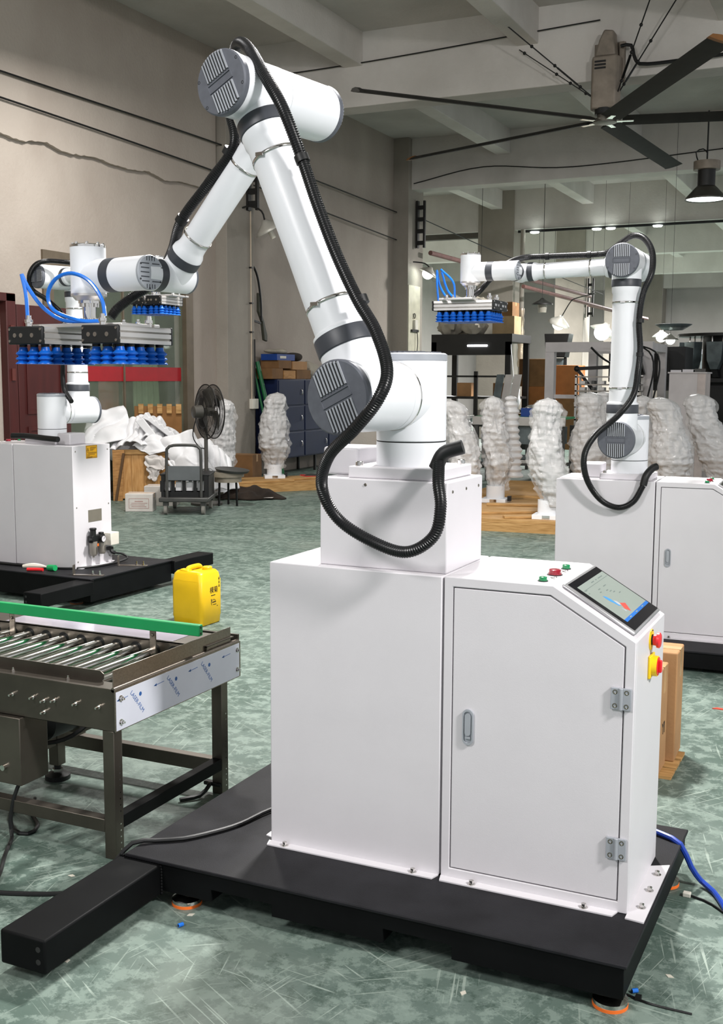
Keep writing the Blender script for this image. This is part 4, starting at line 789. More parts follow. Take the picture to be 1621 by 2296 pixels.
tag(part('red_chip', MB().prism([(-.05, -.01), (.04, -.014), (.05, .004), (-.03, .012)], lambda a, c, d: V(a, c, d), 0, .004), mat('red_wrapper', '#c0432f', .5), loc=(1.05, 2.6, 0)), 'red wrapper scrap on the floor under the right platform', 'scrap')
# cartons right
def carton(loc, rot, sx, sy, sz, m, label, tape=True, name='carton', grp=None, txt=None, face='x'):
    t = thing(name, label, 'box', loc, rot, grp); bd = part('body', B(-sx/2, sx/2, -sy/2, sy/2, 0, sz), m, t, bev=min(.006, sz*.03))
    part('flap_seam', B(-sx/2+.004, sx/2-.004, -.002, .002, sz-.0005, sz+.001), KRAFT2, t)
    if tape: part('tape', MB().box(-sx/2-.001, sx/2+.001, -.025, .025, sz+.0002, sz+.0014).box(sx/2, sx/2+.0012, -.025, .025, sz*.75, sz+.0005).box(-sx/2-.0012, -sx/2, -.025, .025, sz*.75, sz+.0005), mat('clear_tape', '#c9a273', .2), t)
    if txt: decal('lettering', text_mesh(txt, txt_size, INK), bd, (sx/2+.0008, 0, sz*.4) if face == 'x' else (0, -sy/2-.0008, sz*.33), (0, 1, 0) if face == 'x' else (1, 0, 0), (0, 0, 1))
    return t
txt_size = .07
carton((.72, 1.575, .012), 0, .44, .15, .435, KRAFT, 'shorter tall brown carton half hidden by the nearest cabinet', txt='YI', face='x')
carton((.735, 1.775, .012), .03, .465, .19, .465, KRAFT, 'taller brown carton with torn tape just behind the shorter one')
t = thing('pallet', 'thin wooden pallet under the brown cartons', 'pallet', (.73, 1.67, 0))
for i in range(3): part('board', B(-.25, .26, -.17+i*.12, -.07+i*.12, 0, .012), WOOD, t)
# ------------------------------------------------------------------ middle distance, left: trolley, fan, crate, foam, pallets
CY = .44                                                         # these stand square to the aisle
t = thing('platform_trolley', 'grey platform trolley with upright handle in front of the foam pile', 'trolley', (-5.70, 7.91, 0), CY)
part('deck', B(-.29, .29, -.06, .75, .15, .2), GREYM, t, bev=.01)
part('handle', MB().tube(spline([(-.2, 0, .2), (-.2, 0, .7), (-.185, 0, .775), (-.12, 0, .81), (.12, 0, .81), (.185, 0, .775), (.2, 0, .7), (.2, 0, .2)], .03), .018, 10), GREYM, t)
part('handle_panel', B(-.19, .19, -.008, .008, .4, .57), mat('grey_panel_plastic', '#5c6062', .5), t, bev=.004)
for x in (-.22, .22):
    for y in (.02, .65):
        c = part('caster', MB().box(x-.03, x+.03, y-.03, y+.03, .1, .15), GREYM, t); part('wheel', MB().cyl((x-.018, y, .055), (x+.018, y, .055), .055, n=20), mat('grey_wheel', '#8a8780', .5), c)
t = thing('plastic_crate', 'black plastic crate with square side openings on the grey trolley', 'crate', Matrix.Rotation(CY, 3, 'Z') @ V(0, .3, 0)+V(-5.70, 7.91, .2), CY)
zr = lambda z: z
mb = MB()
for y in (-.24, .24):
    for z0, z1 in ((.0, .06), (.19, .25)): mb.box(-.27, .27, y-.01, y+.01, z0, z1)
    for x in (-.27, -.14, -.01, .12, .25): mb.box(x-.02, x+.02, y-.01, y+.01, .06, .19)
for x in (-.27, .27): mb.box(x-.01, x+.01, -.24, .24, 0, .25)
mb.box(-.27, .27, -.24, .24, 0, .015); part('shell', mb, BLACK, t)
part('lid', B(-.29, .29, -.25, .25, .25, .27), BLACK, t, bev=.004)
for i, x in enumerate((-.2, -.075, .05, .18)): part('paper', B(x-.04, x+.04, -.2, -.19, .07, .18), FOAM, t)
Ry = Matrix.Rotation(CY, 3, 'Z'); base = V(-5.70, 7.91, 0)
fp = base+Ry @ V(.12, 1.02, 0)
t = thing('pedestal_fan', 'dark grey pedestal fan standing behind the trolley', 'fan', fp, CY)
part('base', MB().lathe((0, 0, 0), (0, 0, 1), [(0, .2), (.03, .2), (.05, .05)], 24), FAND, t); part('pole', MB().cyl((0, 0, .05), (0, 0, 1.12), .024), FAND, t)
nrm = V(math.sin(math.radians(58)), math.cos(math.radians(58)), 0); fc = V(.02, .02, 1.17)
part('motor', MB().lathe(fc-nrm*.2, nrm, [(0, .05), (.01, .075), (.12, .085), (.15, .05), (.2, .03)], 24), FAND, t); part('neck', MB().cyl((0, 0, 1.08), fc-nrm*.1, .035), FAND, t)
ax, ay, _ = frame(nrm); g = MB()
for r, o in ((.337, .1), (.34, .0), (.28, .12), (.28, -.03), (.2, .135), (.2, -.045), (.1, .145), (.1, -.06)):
    g.tube([fc+nrm*(o-.02)+ax*(r*math.cos(a))+ay*(r*math.sin(a)) for a in [i*2*math.pi/40 for i in range(41)]], .008 if r > .3 else .003, 5, caps=False)
for i in range(96):
    a = i*2*math.pi/96; d = ax*math.cos(a)+ay*math.sin(a)
    g.tube([fc+d*.07+nrm*.13, fc+d*.2+nrm*.112, fc+d*.337+nrm*.08], .0022, 4, caps=False); g.tube([fc+d*.07-nrm*.085, fc+d*.2-nrm*.065, fc+d*.337-nrm*.02], .0022, 4, caps=False)
part('wire_cage', g, DARKM, t)
for k in range(3):
    a0 = k*2.094+.4
    part('blade', MB().grid(lambda u, v: fc+nrm*(.03+.05*(u-.5))+(ax*math.cos(a0+(u-.5)*(1.2-.3*v))+ay*math.sin(a0+(u-.5)*(1.2-.3*v)))*(.05+.25*v), 6, 6), FAND, t, solid=.004)
part('hub', MB().lathe(fc-nrm*.02, nrm, [(0, .055), (.09, .055), (.1, .03)], 20), FAND, t)
part('pull_cord', MB().tube(spline([fc-nrm*.1+V(0, 0, -.08), fc-nrm*.02+V(0, 0, -.3), fc-nrm*.02+V(.0, 0, -.55)], .05), .005, 5).ball(fc-nrm*.02+V(0, 0, -.58), .022, 8, 6), BLACK, t)
part('power_cord', MB().tube(spline([fc-nrm*.15+V(0, 0, -.06), fc-nrm*.2+V(0, 0, -.3), fc-nrm*.1+V(0, 0, -.45), V(.02, 0, .72)], .04), .007, 6), BLACK, t)
t = thing('round_stool', 'low round stool with tape rolls right behind the trolley', 'stool', base+Ry @ V(.4, .95, 0), 0)
part('seat', MB().lathe((0, 0, .3), (0, 0, 1), [(0, .17), (.06, .17), (.065, .2), (.13, .2)], 24), mat('dusty_tape', '#8f8778', .6), t); part('tray', MB().lathe((.06, 0, .43), (.1, 0, 1), [(0, .2), (.03, .22)], 24), GREYM, t)
for a in range(3): part('leg', MB().bar((.13*math.cos(a*2.1), .13*math.sin(a*2.1), 0), (.12*math.cos(a*2.1), .12*math.sin(a*2.1), .3), .02), BLACK, t)
# wooden crate
cb = V(-7.0, 9.35, 0); t = thing('wooden_crate', 'open pine crate behind the white cartons, full of white foam', 'crate', cb, CY)
for i in range(6): part('plank', B(-.52+i*.165, -.358+i*.165, -.355, -.335, .02, .62), mat('crate_pine', '#c89a62', .7, scale=3, color2='#b07f47', stretch=(14, 14, 2)), t)
for x in (-.51,): part('batten', B(x-.03, x+.03, -.375, -.355, .0, .64), WOOD, t)
part('top_rail', B(-.54, .48, -.38, -.33, .6, .66), WOOD, t)
for x in (-.53, .46):
    for i in range(4): part('plank', B(x-.01, x+.01, -.33, .45, .02+i*.155, .165+i*.155), WOOD, t)
for i in range(4): part('plank', B(-.52, .46, .45, .47, .02+i*.155, .165+i*.155), WOOD, t)
t = thing('plywood_sheet', 'plywood sheet leaning against the left end of the pine crate', 'board', cb+Ry @ V(-.56, -.46, 0), CY); part('sheet', MB().prism([(-.02, .0), (.1, 0), (.13, .6), (.13, .66), (-.02, .66)], XZ, 0, .02), PLY, t); part('edge_batten', MB().bar((.02, -.015, 0), (.13, -.015, .62), .03), mat('dark_batten', '#5a4128', .7), t)
t = thing('yellow_hand_tool', 'yellow hand tool standing left of the pine crate', 'tool', cb+Ry @ V(-.66, -.9, 0), CY); part('body', MB().box(-.05, .05, -.05, .05, 0, .2), mat('amber_plastic', '#c98a1c', .5), t, bev=.01); part('grip', MB().box(-.04, .06, -.04, .04, .22, .34).cyl((0, 0, .2), (0, 0, .25), .03), mat('amber_plastic', '#c98a1c'), t, bev=.01)
t = thing('slatted_packing', 'brown slatted packing board standing behind the foam pile', 'board', cb+Ry @ V(.0, .5, 0), CY)
part('board', B(-.5, .15, .1, .12, .8, 1.2), mat('brown_fibreboard', '#8a6136', .8), t)
for i in range(5): part('slat', B(-.44+i*.13, -.37+i*.13, .07, .1, 1.1, 1.23), WOOD, t)
part('leg', B(-.3, -.26, .1, .14, 0, .8), WOOD, t)
def heap(loc, size, label, seed):
    t = thing('foam_bundle', label, 'foam', cb+Ry @ V(*loc)+V(0, 0, .08), CY, 'white packing foam heaped on the crate'); sx, sy, sz = size
    part('sheet', MB().ball((0, 0, 0), 1., 30, 18, size, lambda d: d*(1+.16*noise.noise(d*3+V(seed, 0, 0))+.05*math.sin(d.x*14+d.z*6+seed))), FOAM, t, sharp=60)
def drape(label, q, fold, freq, seed, ang=0., sag=.0, m=None, n=36):
    # a thin foam sheet: bilinear patch between four corners with folds across it
    q = [V(*p) for p in q]; c0 = sum(q, V(0, 0, 0))/4; t = thing('foam_sheet', label, 'foam', cb+Ry @ (c0+V(0, 0, .13*min(1, max(0, c0.z*3-1)))), CY, 'white packing foam heaped on the crate'); q = [p-c0 for p in q]
    nr = (q[1]-q[0]).cross(q[3]-q[0]).normalized()
    if nr.y > 0: nr = -nr
    def f(u, v):
        p = q[0]*(1-u)*(1-v)+q[1]*u*(1-v)+q[2]*u*v+q[3]*(1-u)*v; w = u*math.cos(ang)+v*math.sin(ang); e = 4*u*(1-u)
        k = abs(math.sin(freq*w+1.6*noise.noise(V(u*2.3, v*2.3, seed))+seed)); h = fold*(k**.7-.5)+fold*1.6*noise.noise(V(u*2.2, v*2.2, seed+5))
        return p+nr*(h+sag*e)+V(.03*noise.noise(V(u*4, v*4, seed)), 0, .05*noise.noise(V(u*3, v*3, seed+9)))
    part('sheet', MB().grid(f, n, n), m or FOAM, t, solid=.012, sharp=50)
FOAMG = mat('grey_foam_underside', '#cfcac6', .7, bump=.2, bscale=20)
for p, s_, l, sd in (((-.55, .05, .66), (.27, .28, .3), 'foam bundle under the sheets at the left end of the heap', 1.), ((.02, .08, .6), (.25, .28, .26), 'foam bundle under the sheets in the middle of the heap', 2.), ((.52, -.02, .42), (.2, .25, .32), 'foam bundle under the sheets at the right end of the heap', 3.)): heap(p, s_, l, sd)
for l, q, fo, fr_, sd, an, sg, m in (
    ('big foam wrap rising at the left end of the heap', [(-.98, -.1, .98), (-.52, .0, 1.06), (-.28, -.2, .62), (-1.0, -.38, .5)], .06, 7., 1.1, .9, .1, None),
    ('foam sheet with long upright folds in the middle of the heap', [(-.56, -.08, .86), (-.12, -.05, .88), (-.1, -.36, .55), (-.64, -.4, .52)], .05, 15., 2.3, .1, .08, None),
    ('loose foam fold lying over the middle of the heap', [(-.34, .05, .93), (.02, .1, .82), (.02, -.3, .62), (-.4, -.3, .6)], .06, 9., 3.7, .4, .1, None),
    ('smooth foam sheet curling down over the crate front', [(-.34, -.36, .6), (-.02, -.3, .74), (.3, -.36, .5), (-.1, -.44, .5)], .025, 5., 4.2, .6, .05, None),
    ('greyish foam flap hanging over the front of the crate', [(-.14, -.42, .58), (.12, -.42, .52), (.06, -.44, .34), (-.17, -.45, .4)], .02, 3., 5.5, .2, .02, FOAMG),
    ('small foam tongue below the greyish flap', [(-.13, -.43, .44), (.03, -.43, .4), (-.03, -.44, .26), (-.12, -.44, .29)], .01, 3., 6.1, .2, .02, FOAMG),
    ('broad foam sheet sloping down behind the trolley handle', [(.0, -.32, .66), (.42, -.2, .84), (.74, -.42, .3), (.3, -.5, .3)], .03, 8., 7.9, 1.2, .1, None),
    ('foam roll edge under the broad sheet behind the trolley', [(.1, -.4, .5), (.3, -.38, .52), (.62, -.46, .14), (.44, -.46, .1)], .03, 6., 8.4, .1, .05, None),
    ('foam sheet trailing to the floor right of the pedestal fan', [(.52, -.1, .72), (.85, .0, .6), (1.0, -.1, .12), (.66, -.3, .1)], .05, 10., 9.6, .3, .06, None)): drape(l, q, fo, fr_, sd, an, sg, m)
t = thing('foam_block', 'ribbed white foam block tilted on top of the heap', 'foam', cb+Ry @ V(.02, -.2, .97), CY)
part('block', MB().prism([(-.24, .1), (-.2, .17)]+[(-.2+.4*i/24, .16-.28*i/24+.018*math.sin(i*1.57)) for i in range(1, 25)]+[(.24, -.17), (.16, -.19), (-.16, .06)], XZ, -.1, .1), FOAM, t, bev=.01)
t = thing('foam_board', 'flat white foam strip leaning across the heap', 'foam', cb+Ry @ V(-.08, -.33, .79), CY); part('board', MB().prism([(-.22, .24), (-.12, .28), (.3, -.26), (.24, -.3)], XZ, -.02, .02), FOAM, t, bev=.008)
txt_size = .045
c_ = carton((-6.38, 7.99, 0), CY, .33, .24, .215, WCARD, 'white printed carton on the floor left of the trolley')
part('print', MB().ring([(-.12, .04), (.12, .04), (.12, .16), (-.12, .16)], [(-.115, .045), (.115, .045), (.115, .155), (-.115, .155)], XZ, -.1212, -.1204).box(-.09, .09, -.1212, -.1204, .06, .066).box(-.1, .07, -.1212, -.1204, .08, .086).box(-.09, .1, -.1212, -.1204, .1, .106).box(-.05, .05, -.1212, -.1204, .12, .13), mat('pink_print', '#a8857e', .6), c_)
carton((-6.5, 8.6, 0), CY, .4, .3, .25, WCARD, 'white carton behind the printed white carton')

def pallet(loc, yaw, L, W, label, h=.13, n=None):
    t = thing('pallet', label, 'pallet', loc, yaw, 'wooden pallets along the aisle'); n = n or int(W/.14)
    for i in range(n): y = -W/2+(i+.5)*W/n; part('board', B(-L/2, L/2, y-W/n*.46, y+W/n*.46, h-.03-.002*random.random(), h), WOOD, t)
    for y in (-W/2+.03, 0, W/2-.03): part('bearer', B(-L/2, L/2, y-.03, y+.03, 0, h-.032), WOOD, t)
pallet((-6.42, 10.95, 0), .91, 1.55, .95, 'wooden pallet under the wrapped arm by the navy locker')
pallet((-1.95, 9.3, 0), .1, 2.3, 2.2, 'wide wooden pallet under the front wrapped arms at the right')
pallet((-1.4, 11.7, 0), .05, 3.6, 2.0, 'wooden pallet under the rear row of wrapped arms')
for i, (x, y, a, L, l) in enumerate(((-6.2, 10.6, .9, .9, 'loose pine board lying on the left pallet'), (-5.95, 11.25, 1.1, .7, 'short loose board on the far right of the left pallet'), (-2.0, 8.75, .55, .7, 'loose board lying askew on the wide right pallet'), (-2.1, 9.5, .3, .8, 'second loose board further back on the wide right pallet'), (-1.75, 8.4, .5, .4, 'small offcut beside the base of the front wrapped arm'))):
    tag(part('loose_board', B(-L/2, L/2, -.06, .06, 0, .025), WOOD, loc=(x, y, .132), rot=(0, 0, a), bev=.003), l, 'board')

def wrapped(loc, yaw, label, hgt=1.22, lean=.1, seed=0., w=.2, twin=False, zb=.13):
    t = thing('wrapped_robot_arm', label, 'robot', loc+V(0, 0, zb), yaw, 'robot arms wrapped in foam and film')
    b = part('base_plate', B(-.15, .15, -.13, .13, 0, .05), ROBO, t, bev=.004); part('plug', B(.15, .19, -.03, .03, .02, .08), BLACK, b); part('base_ring', MB().cyl((0, 0, .05), (0, 0, .2), .11, n=32), ROBO, t); part('inspection_plate', B(-.04, .04, -.135, -.13, .01, .045), CHROME, b)
    KP = [(0, .56), (.06, .6), (.16, .85), (.3, 1.05), (.45, 1.0), (.62, .88), (.76, .76), (.82, .74), (.88, .8), (.93, .76), (.97, .55), (1, .02)]
    def prof(v):       # radius along height: narrow base, bulging middle, rounded head
        for (a, ra), (b_, rb_) in zip(KP, KP[1:]):
            if v <= b_: k = (v-a)/(b_-a); k = k*k*(3-2*k); return w*.93*(ra+(rb_-ra)*k)
        return 0.
    def body(off, amp, fine, s2, cr=.022):
        def f(u, v):
            a = u*2*math.pi; r = prof(v)+off*(1 if v < .98 else .3); d = V(math.cos(a)*1.08, math.sin(a)*.92, 0)
            k = amp*noise.fractal(V(math.cos(a)*1.3+seed+s2, math.sin(a)*1.3, v*4), .9, 2, 3)+fine*math.sin(v*95+4*noise.noise(V(math.cos(a), math.sin(a)+seed, v*3)))*(.5+.5*noise.noise(V(math.cos(a)*2, seed, v*5)))
            c = V(lean*.6-lean*1.5*v**1.2+.03*math.sin(v*5+seed), .02*math.sin(v*4+seed*2), .14+hgt*.9*v); k -= cr*abs(noise.noise(V(math.cos(a)*3.2+seed*2, math.sin(a)*3.2, v*11+s2)))*2-cr*.5; q = c+d*(max(0., r+k*min(1, (1-v)*8))); return q
        return f
    part('foam_wrap', MB().grid(body(0, .045, .006, 0), 60, 120), FOAMW, t, sharp=70)
    part('stretch_film', MB().grid(body(.012, .06, .004, 3, .034), 60, 100), FILMC, t, sharp=70)
    if twin:
        g = MB().grid(lambda u, v: V(.2-.06*v, .1, .3+hgt*.78*v)+V(math.cos(u*6.283), math.sin(u*6.283), 0)*(.1*(1-.2*v)*(1 if v < .95 else math.sqrt(max(0, 1-((v-.95)/.05)**2)))+.012*math.sin(v*80)+.03*noise.noise(V(math.cos(u*6.283)+seed, math.sin(u*6.283), v*4))), 30, 60)
        part('foam_wrap', g, FOAMW, t, sharp=70)
for p, y, l, h, le, sd, w_, tw, zb in (((-6.42, 11.3, 0), .6, 'wrapped arm in front of the navy locker', 1.24, -.06, 1.2, .19, False, .13), ((-6.5, 10.05, 0), .2, 'foam wrapped arm half hidden behind the pedestal fan', 1.3, .0, 3.3, .15, False, 0), ((-2.86, 9.55, 0), .0, 'wrapped arm leaning just right of the nearest robot arm', 1.2, .16, 5.1, .17, False, .13), ((-2.5, 9.75, 0), .1, 'twin wrapped arm on the middle of the wide pallet', 1.25, .02, 6.6, .15, True, .13), ((-1.5, 8.5, 0), .1, 'front wrapped arm standing close to the left edge of the right cabinet', 1.26, .06, 8.2, .17, False, .13), ((-1.72, 11.2, 0), .2, 'wrapped arm behind the front wrapped arm', 1.3, .05, 9.9, .2, True, .13), ((-.72, 11.1, 0), .0, 'cream wrapped arm behind the right robot arm', 1.24, .14, 11.4, .22, False, .13), ((-.3, 11.75, 0), .1, 'wrapped arm at the right edge behind the right cabinet', 1.28, .2, 13.3, .22, False, .13), ((-1.1, 11.6, 0), .1, 'wrapped arm between the cream one and the one behind the front arm', 1.25, .1, 15.1, .18, False, .13)):
    wrapped(V(*p), y, l, h, le, sd, w_, tw, zb)

# locker and its neighbours
t = thing('steel_locker', 'navy blue steel locker against the left wall', 'locker', (XW+.02, 12.9, .27))
part('body', B(0, .42, 0, 2.7, 0, 1.3), NAVY, t, bev=.006)
for i in range(3):
    for j in range(3):
        dr = part('door', B(.42, .435, .02+i*.9, .88+i*.9, .02+j*.43, .42+j*.43), NAVY, t, bev=.003)
        part('handle', MB().tube(spline([(.436, .78+i*.9, .27+j*.43), (.455, .78+i*.9, .25+j*.43), (.455, .78+i*.9, .2+j*.43), (.436, .78+i*.9, .18+j*.43)], .02), .006, 6), CHROME, dr)
for x in (.03, .36):
    for y in (.03, 1.35, 2.62): part('leg', B(x, x+.04, y, y+.04, -.27, 0), DARKM, t)
for i, (y, sy, sz, z, m, l) in enumerate(((12.95, .36, .17, 0, KRAFT2, 'brown carton at the left on top of the locker'), (13.36, .4, .14, 0, PLY, 'pale flat carton in the middle on top of the locker'), (13.85, .5, .15, 0, KRAFT2, 'brown carton at the right on top of the locker'), (13.2, .42, .13, .172, KRAFT2, 'second layer brown carton, left, on the locker'), (13.72, .5, .14, .152, KRAFT, 'second layer brown carton, right, on the locker'))):
    carton((XW+.24, y, 1.575+z), 0, .34, sy, sz, m, l, tape=False)
t = thing('blue_tray', 'blue plastic tray on the cartons above the locker', 'tray', (XW+.25, 13.25, 1.878)); part('tray', MB().ring([(-.15, -.3), (.15, -.3), (.15, .3), (-.15, .3)], [(-.13, -.28), (.13, -.28), (.13, .28), (-.13, .28)], lambda x, y, d: V(x, y, d), 0, .1).box(-.14, .14, -.29, .29, 0, .01), BLUEP, t); part('label', B(.15, .153, -.2, .0, .03, .07), BEIGE, t)
t = thing('dark_bundle', 'dark bundle lying on the right carton above the locker', 'bundle', (XW+.25, 13.75, 1.868)); part('cloth', MB().ball((0, 0, .075), .15, 20, 12, (.9, 1.7, .5), lambda d: d*(1+.12*noise.noise(d*9))), CLOTH, t)
t = thing('plastic_bag', 'pale plastic bag slumped on the right end of the locker', 'bag', (XW+.25, 14.35, 1.572)); part('bag', MB().ball((0, 0, .15), .18, 24, 14, (.8, 1.3, .85), lambda d: d*(1+.3*noise.noise(d*8))), SACK, t)
t = thing('wood_offcuts', 'white foam strip lying on the blue tray', 'strip', (XW+.25, 13.2, 1.98)); part('strip', MB().ball((0, 0, .045), .2, 20, 10, (.5, 1.6, .22), lambda d: d*(1+.3*noise.noise(d*7))), SACK, t)
for i, (y0, a) in enumerate(((12.74, .05), (12.79, .16))):
    t = thing('green_pole', ['thin green pole leaning beside the locker', 'thick green pole leaning beside the locker'][i], 'pole', (XW+.5+.09*i, y0, 0)); part('pole', MB().cyl((0, 0, .03), (-.38, -.1-.05*i, 1.85), .035 if i else .022, n=12), TGREEN, t); part('end_cap', MB().cyl((0, 0, 0), (-.004, 0, .03), .036 if i else .024, n=12), BLACK, t)
txt_size = .06
carton((-7.22, 11.75, 0), .1, .46, .34, .43, KRAFT2, 'brown carton at the foot of the left column', txt='NINE', face='y')
t = thing('red_tray', 'low red tray on the floor beside the locker', 'tray', (-6.2, 12.1, 0), .5); part('tray', MB().ring([(-.2, -.14), (.2, -.14), (.2, .14), (-.2, .14)], [(-.18, -.12), (.18, -.12), (.18, .12), (-.18, .12)], lambda x, y, d: V(x, y, d), 0, .12).box(-.19, .19, -.13, .13, 0, .01), mat('red_bin', '#c6352b', .5), t); part('contents', MB().ball((0, 0, .07), .13, 14, 8, (1.2, .8, .6), lambda d: d*(1+.3*noise.noise(d*9))), GREYM, t)
t = thing('blue_crate', 'blue plastic crate on the floor right of the red tray', 'crate', (-6.1, 13.4, 0), .5); part('crate', MB().ring([(-.25, -.2), (.25, -.2), (.25, .2), (-.25, .2)], [(-.23, -.18), (.23, -.18), (.23, .18), (-.23, .18)], lambda x, y, d: V(x, y, d), 0, .26).box(-.24, .24, -.19, .19, 0, .01), BLUEP, t, bev=.003); part('rim', MB().ring([(-.265, -.215), (.265, -.215), (.265, .215), (-.265, .215)], [(-.25, -.2), (.25, -.2), (.25, .2), (-.25, .2)], lambda x, y, d: V(x, y, d), .22, .26), BLUEP, t)
t = thing('film_heap', 'crumpled clear film beside the blue crate', 'film', (-5.85, 12.8, 0)); part('film', MB().ball((0, 0, .1), .16, 24, 14, (1.2, 1, .7), lambda d: d*(1+.45*noise.noise(d*9))), mat('dull_film', '#b4b3a5', .2, bump=.6, bscale=20), t)
t = thing('dark_cloth', 'dark brown cloth dropped on the floor in front of the left pallet', 'cloth', (-5.9, 9.75, 0), .5); part('cloth', MB().grid(lambda u, v: V((u-.5)*.85+.05*math.sin(v*6), (v-.5)*.4+.06*math.sin(u*9), .01+max(0, .13*(1-abs(2*u-1)**2)*(1-abs(2*v-1)**2)*(1+.8*noise.noise(V(u*6, v*5, 2))))), 40, 24), CLOTH, t, solid=.012)
t = thing('paper_scrap', 'white paper scrap on the corner of the dark cloth', 'scrap', (-5.62, 9.72, .03), .3); part('paper', B(-.07, .07, -.04, .04, 0, .002), WCARD, t)
# ------------------------------------------------------------------ background machines, racks and stores
t = thing('machine_gantry', 'off-white machine frame behind the right robot arm', 'frame', (-3.43, 15.0, 0))
part('post', B(0, .15, 0, .15, 0, 2.03), WFRAME, t, bev=.004); part('post', B(1.58, 1.73, 0, .15, 0, 2.03), WFRAME, t, bev=.004); part('top_beam', B(0, 1.73, 0, .15, 2.03, 2.19), WFRAME, t, bev=.004)
part('lower_beam', B(.15, 1.58, .02, .13, 1.28, 1.34), WFRAME, t); part('post', B(.42, .56, 1.2, 1.34, 0, 2.03), WFRAME, t, bev=.004); part('post', B(1.6, 1.72, 1.2, 1.34, 0, 2.03), WFRAME, t, bev=.004); part('top_beam', B(.42, 1.72, 1.2, 1.34, 2.03, 2.17), WFRAME, t); part('side_beam', B(1.6, 1.73, .15, 1.2, 2.04, 2.17), WFRAME, t)
t = thing('arm_lamp', 'black round lamp head on a jointed arm inside the machine frame', 'lamp', (-2.75, 14.9, 0)); part('head', MB().lathe((.62, 0, 1.78), (.96, .1, .28), [(-.2, .1), (-.14, .16), (.25, .2), (.3, .2)], 28), BLACK, t); part('arm', MB().bar((-.12, 0, 1.76), (.45, 0, 1.79), .055).bar((-.12, 0, 1.76), (.28, 0, 1.25), .045).bar((-.05, -.02, 1.7), (.34, -.02, 1.22), .02).ball((-.12, 0, 1.76), .05, 12, 8), BLACK, t); part('cable', MB().tube(spline([(.1, 0, 2.1), (.2, 0, 2.0), (.3, 0, 1.92), (.42, 0, 1.85)], .04), .018, 6), BLACK, t); part('stand', MB().bar((.3, .05, 0), (.3, .05, 1.26), .05), BLACK, t)
t = thing('black_cabinet', 'dark machine cabinet standing inside the white frame', 'machine', (-2.35, 16.6, 0)); part('body', B(-.4, .9, 0, .8, 1.55, 2.15), BLACK, t, bev=.01); part('stand', MB().box(-.4, -.34, .1, .16, 0, 1.55).box(.84, .9, .1, .16, 0, 1.55).box(-.4, .9, .6, .66, 1.4, 1.55), GREYM, t)
t = thing('slotted_rack', 'rack of pale metal bars between the posts of the white frame', 'rack', (-2.72, 14.4, 0))
for k, z in enumerate((1.62, 1.5, 1.4, 1.33, 1.15, .95, .75)): part('shelf', B(-.05, .95, 0, .3, z, z+.022), CHROME, t)
for x in (-.05, .92): part('upright', B(x, x+.03, 0, .03, 0, 1.66), ALU, t); part('upright', B(x, x+.03, .27, .3, 0, 1.66), ALU, t)
for z in (1.35, 1.42, 1.52):
    for i in range(6): part('fitting', B(.02+i*.15+.03*(i % 2), .1+i*.15, .04, .2, z, z+.05), GREYM if i % 2 else ALU, t, bev=.004)
t = thing('pale_cabinet', 'off-white machine cabinet at the right edge behind the wrapped arms', 'cabinet', (-1.36, 14.6, 0)); part('body', B(0, .42, 0, .5, 0, 1.69), WFRAME, t, bev=.004); part('side_panel', B(.42, .54, -.0, .5, 0, 1.69), mat('warm_offwhite', '#c9bdb8', .5), t, bev=.004); part('top_plate', B(-.02, .56, -.02, .52, 1.69, 1.71), WFRAME, t)
for i, (x, l) in enumerate(((.0, 'small white block'), (.18, 'white cut-out plate'), (.36, 'flat dark strip'))): tag(part('metal_piece', MB().ring([(x, -.0), (x+.16, .0), (x+.14, .12), (x+.02, .12)], [(x+.04, .03), (x+.12, .03), (x+.1, .09), (x+.05, .09)], lambda a, c, d: V(a, c, d), 0, .03+.01*i), (WHITE, WHITE, GREYM)[i], loc=(-1.36, 14.7, 1.711)), l+' lying on the off-white machine cabinet', 'part')
t = thing('cable_drop', 'two black cables hanging down beside the off-white machine cabinet', 'cable', (0, 0, 0))
for o in (0, .09): part('cable', MB().tube(spline([(-2.25, 14.5, 2.16), (-1.95, 14.5, 2.14), (-1.66+o, 14.5, 2.02), (-1.58+o, 14.5, 1.75), (-1.66+o, 14.5, 1.3), (-1.72+o, 14.5, .9), (-1.72+o, 14.5, .02)], .08), .014, 6), BLACK, t)
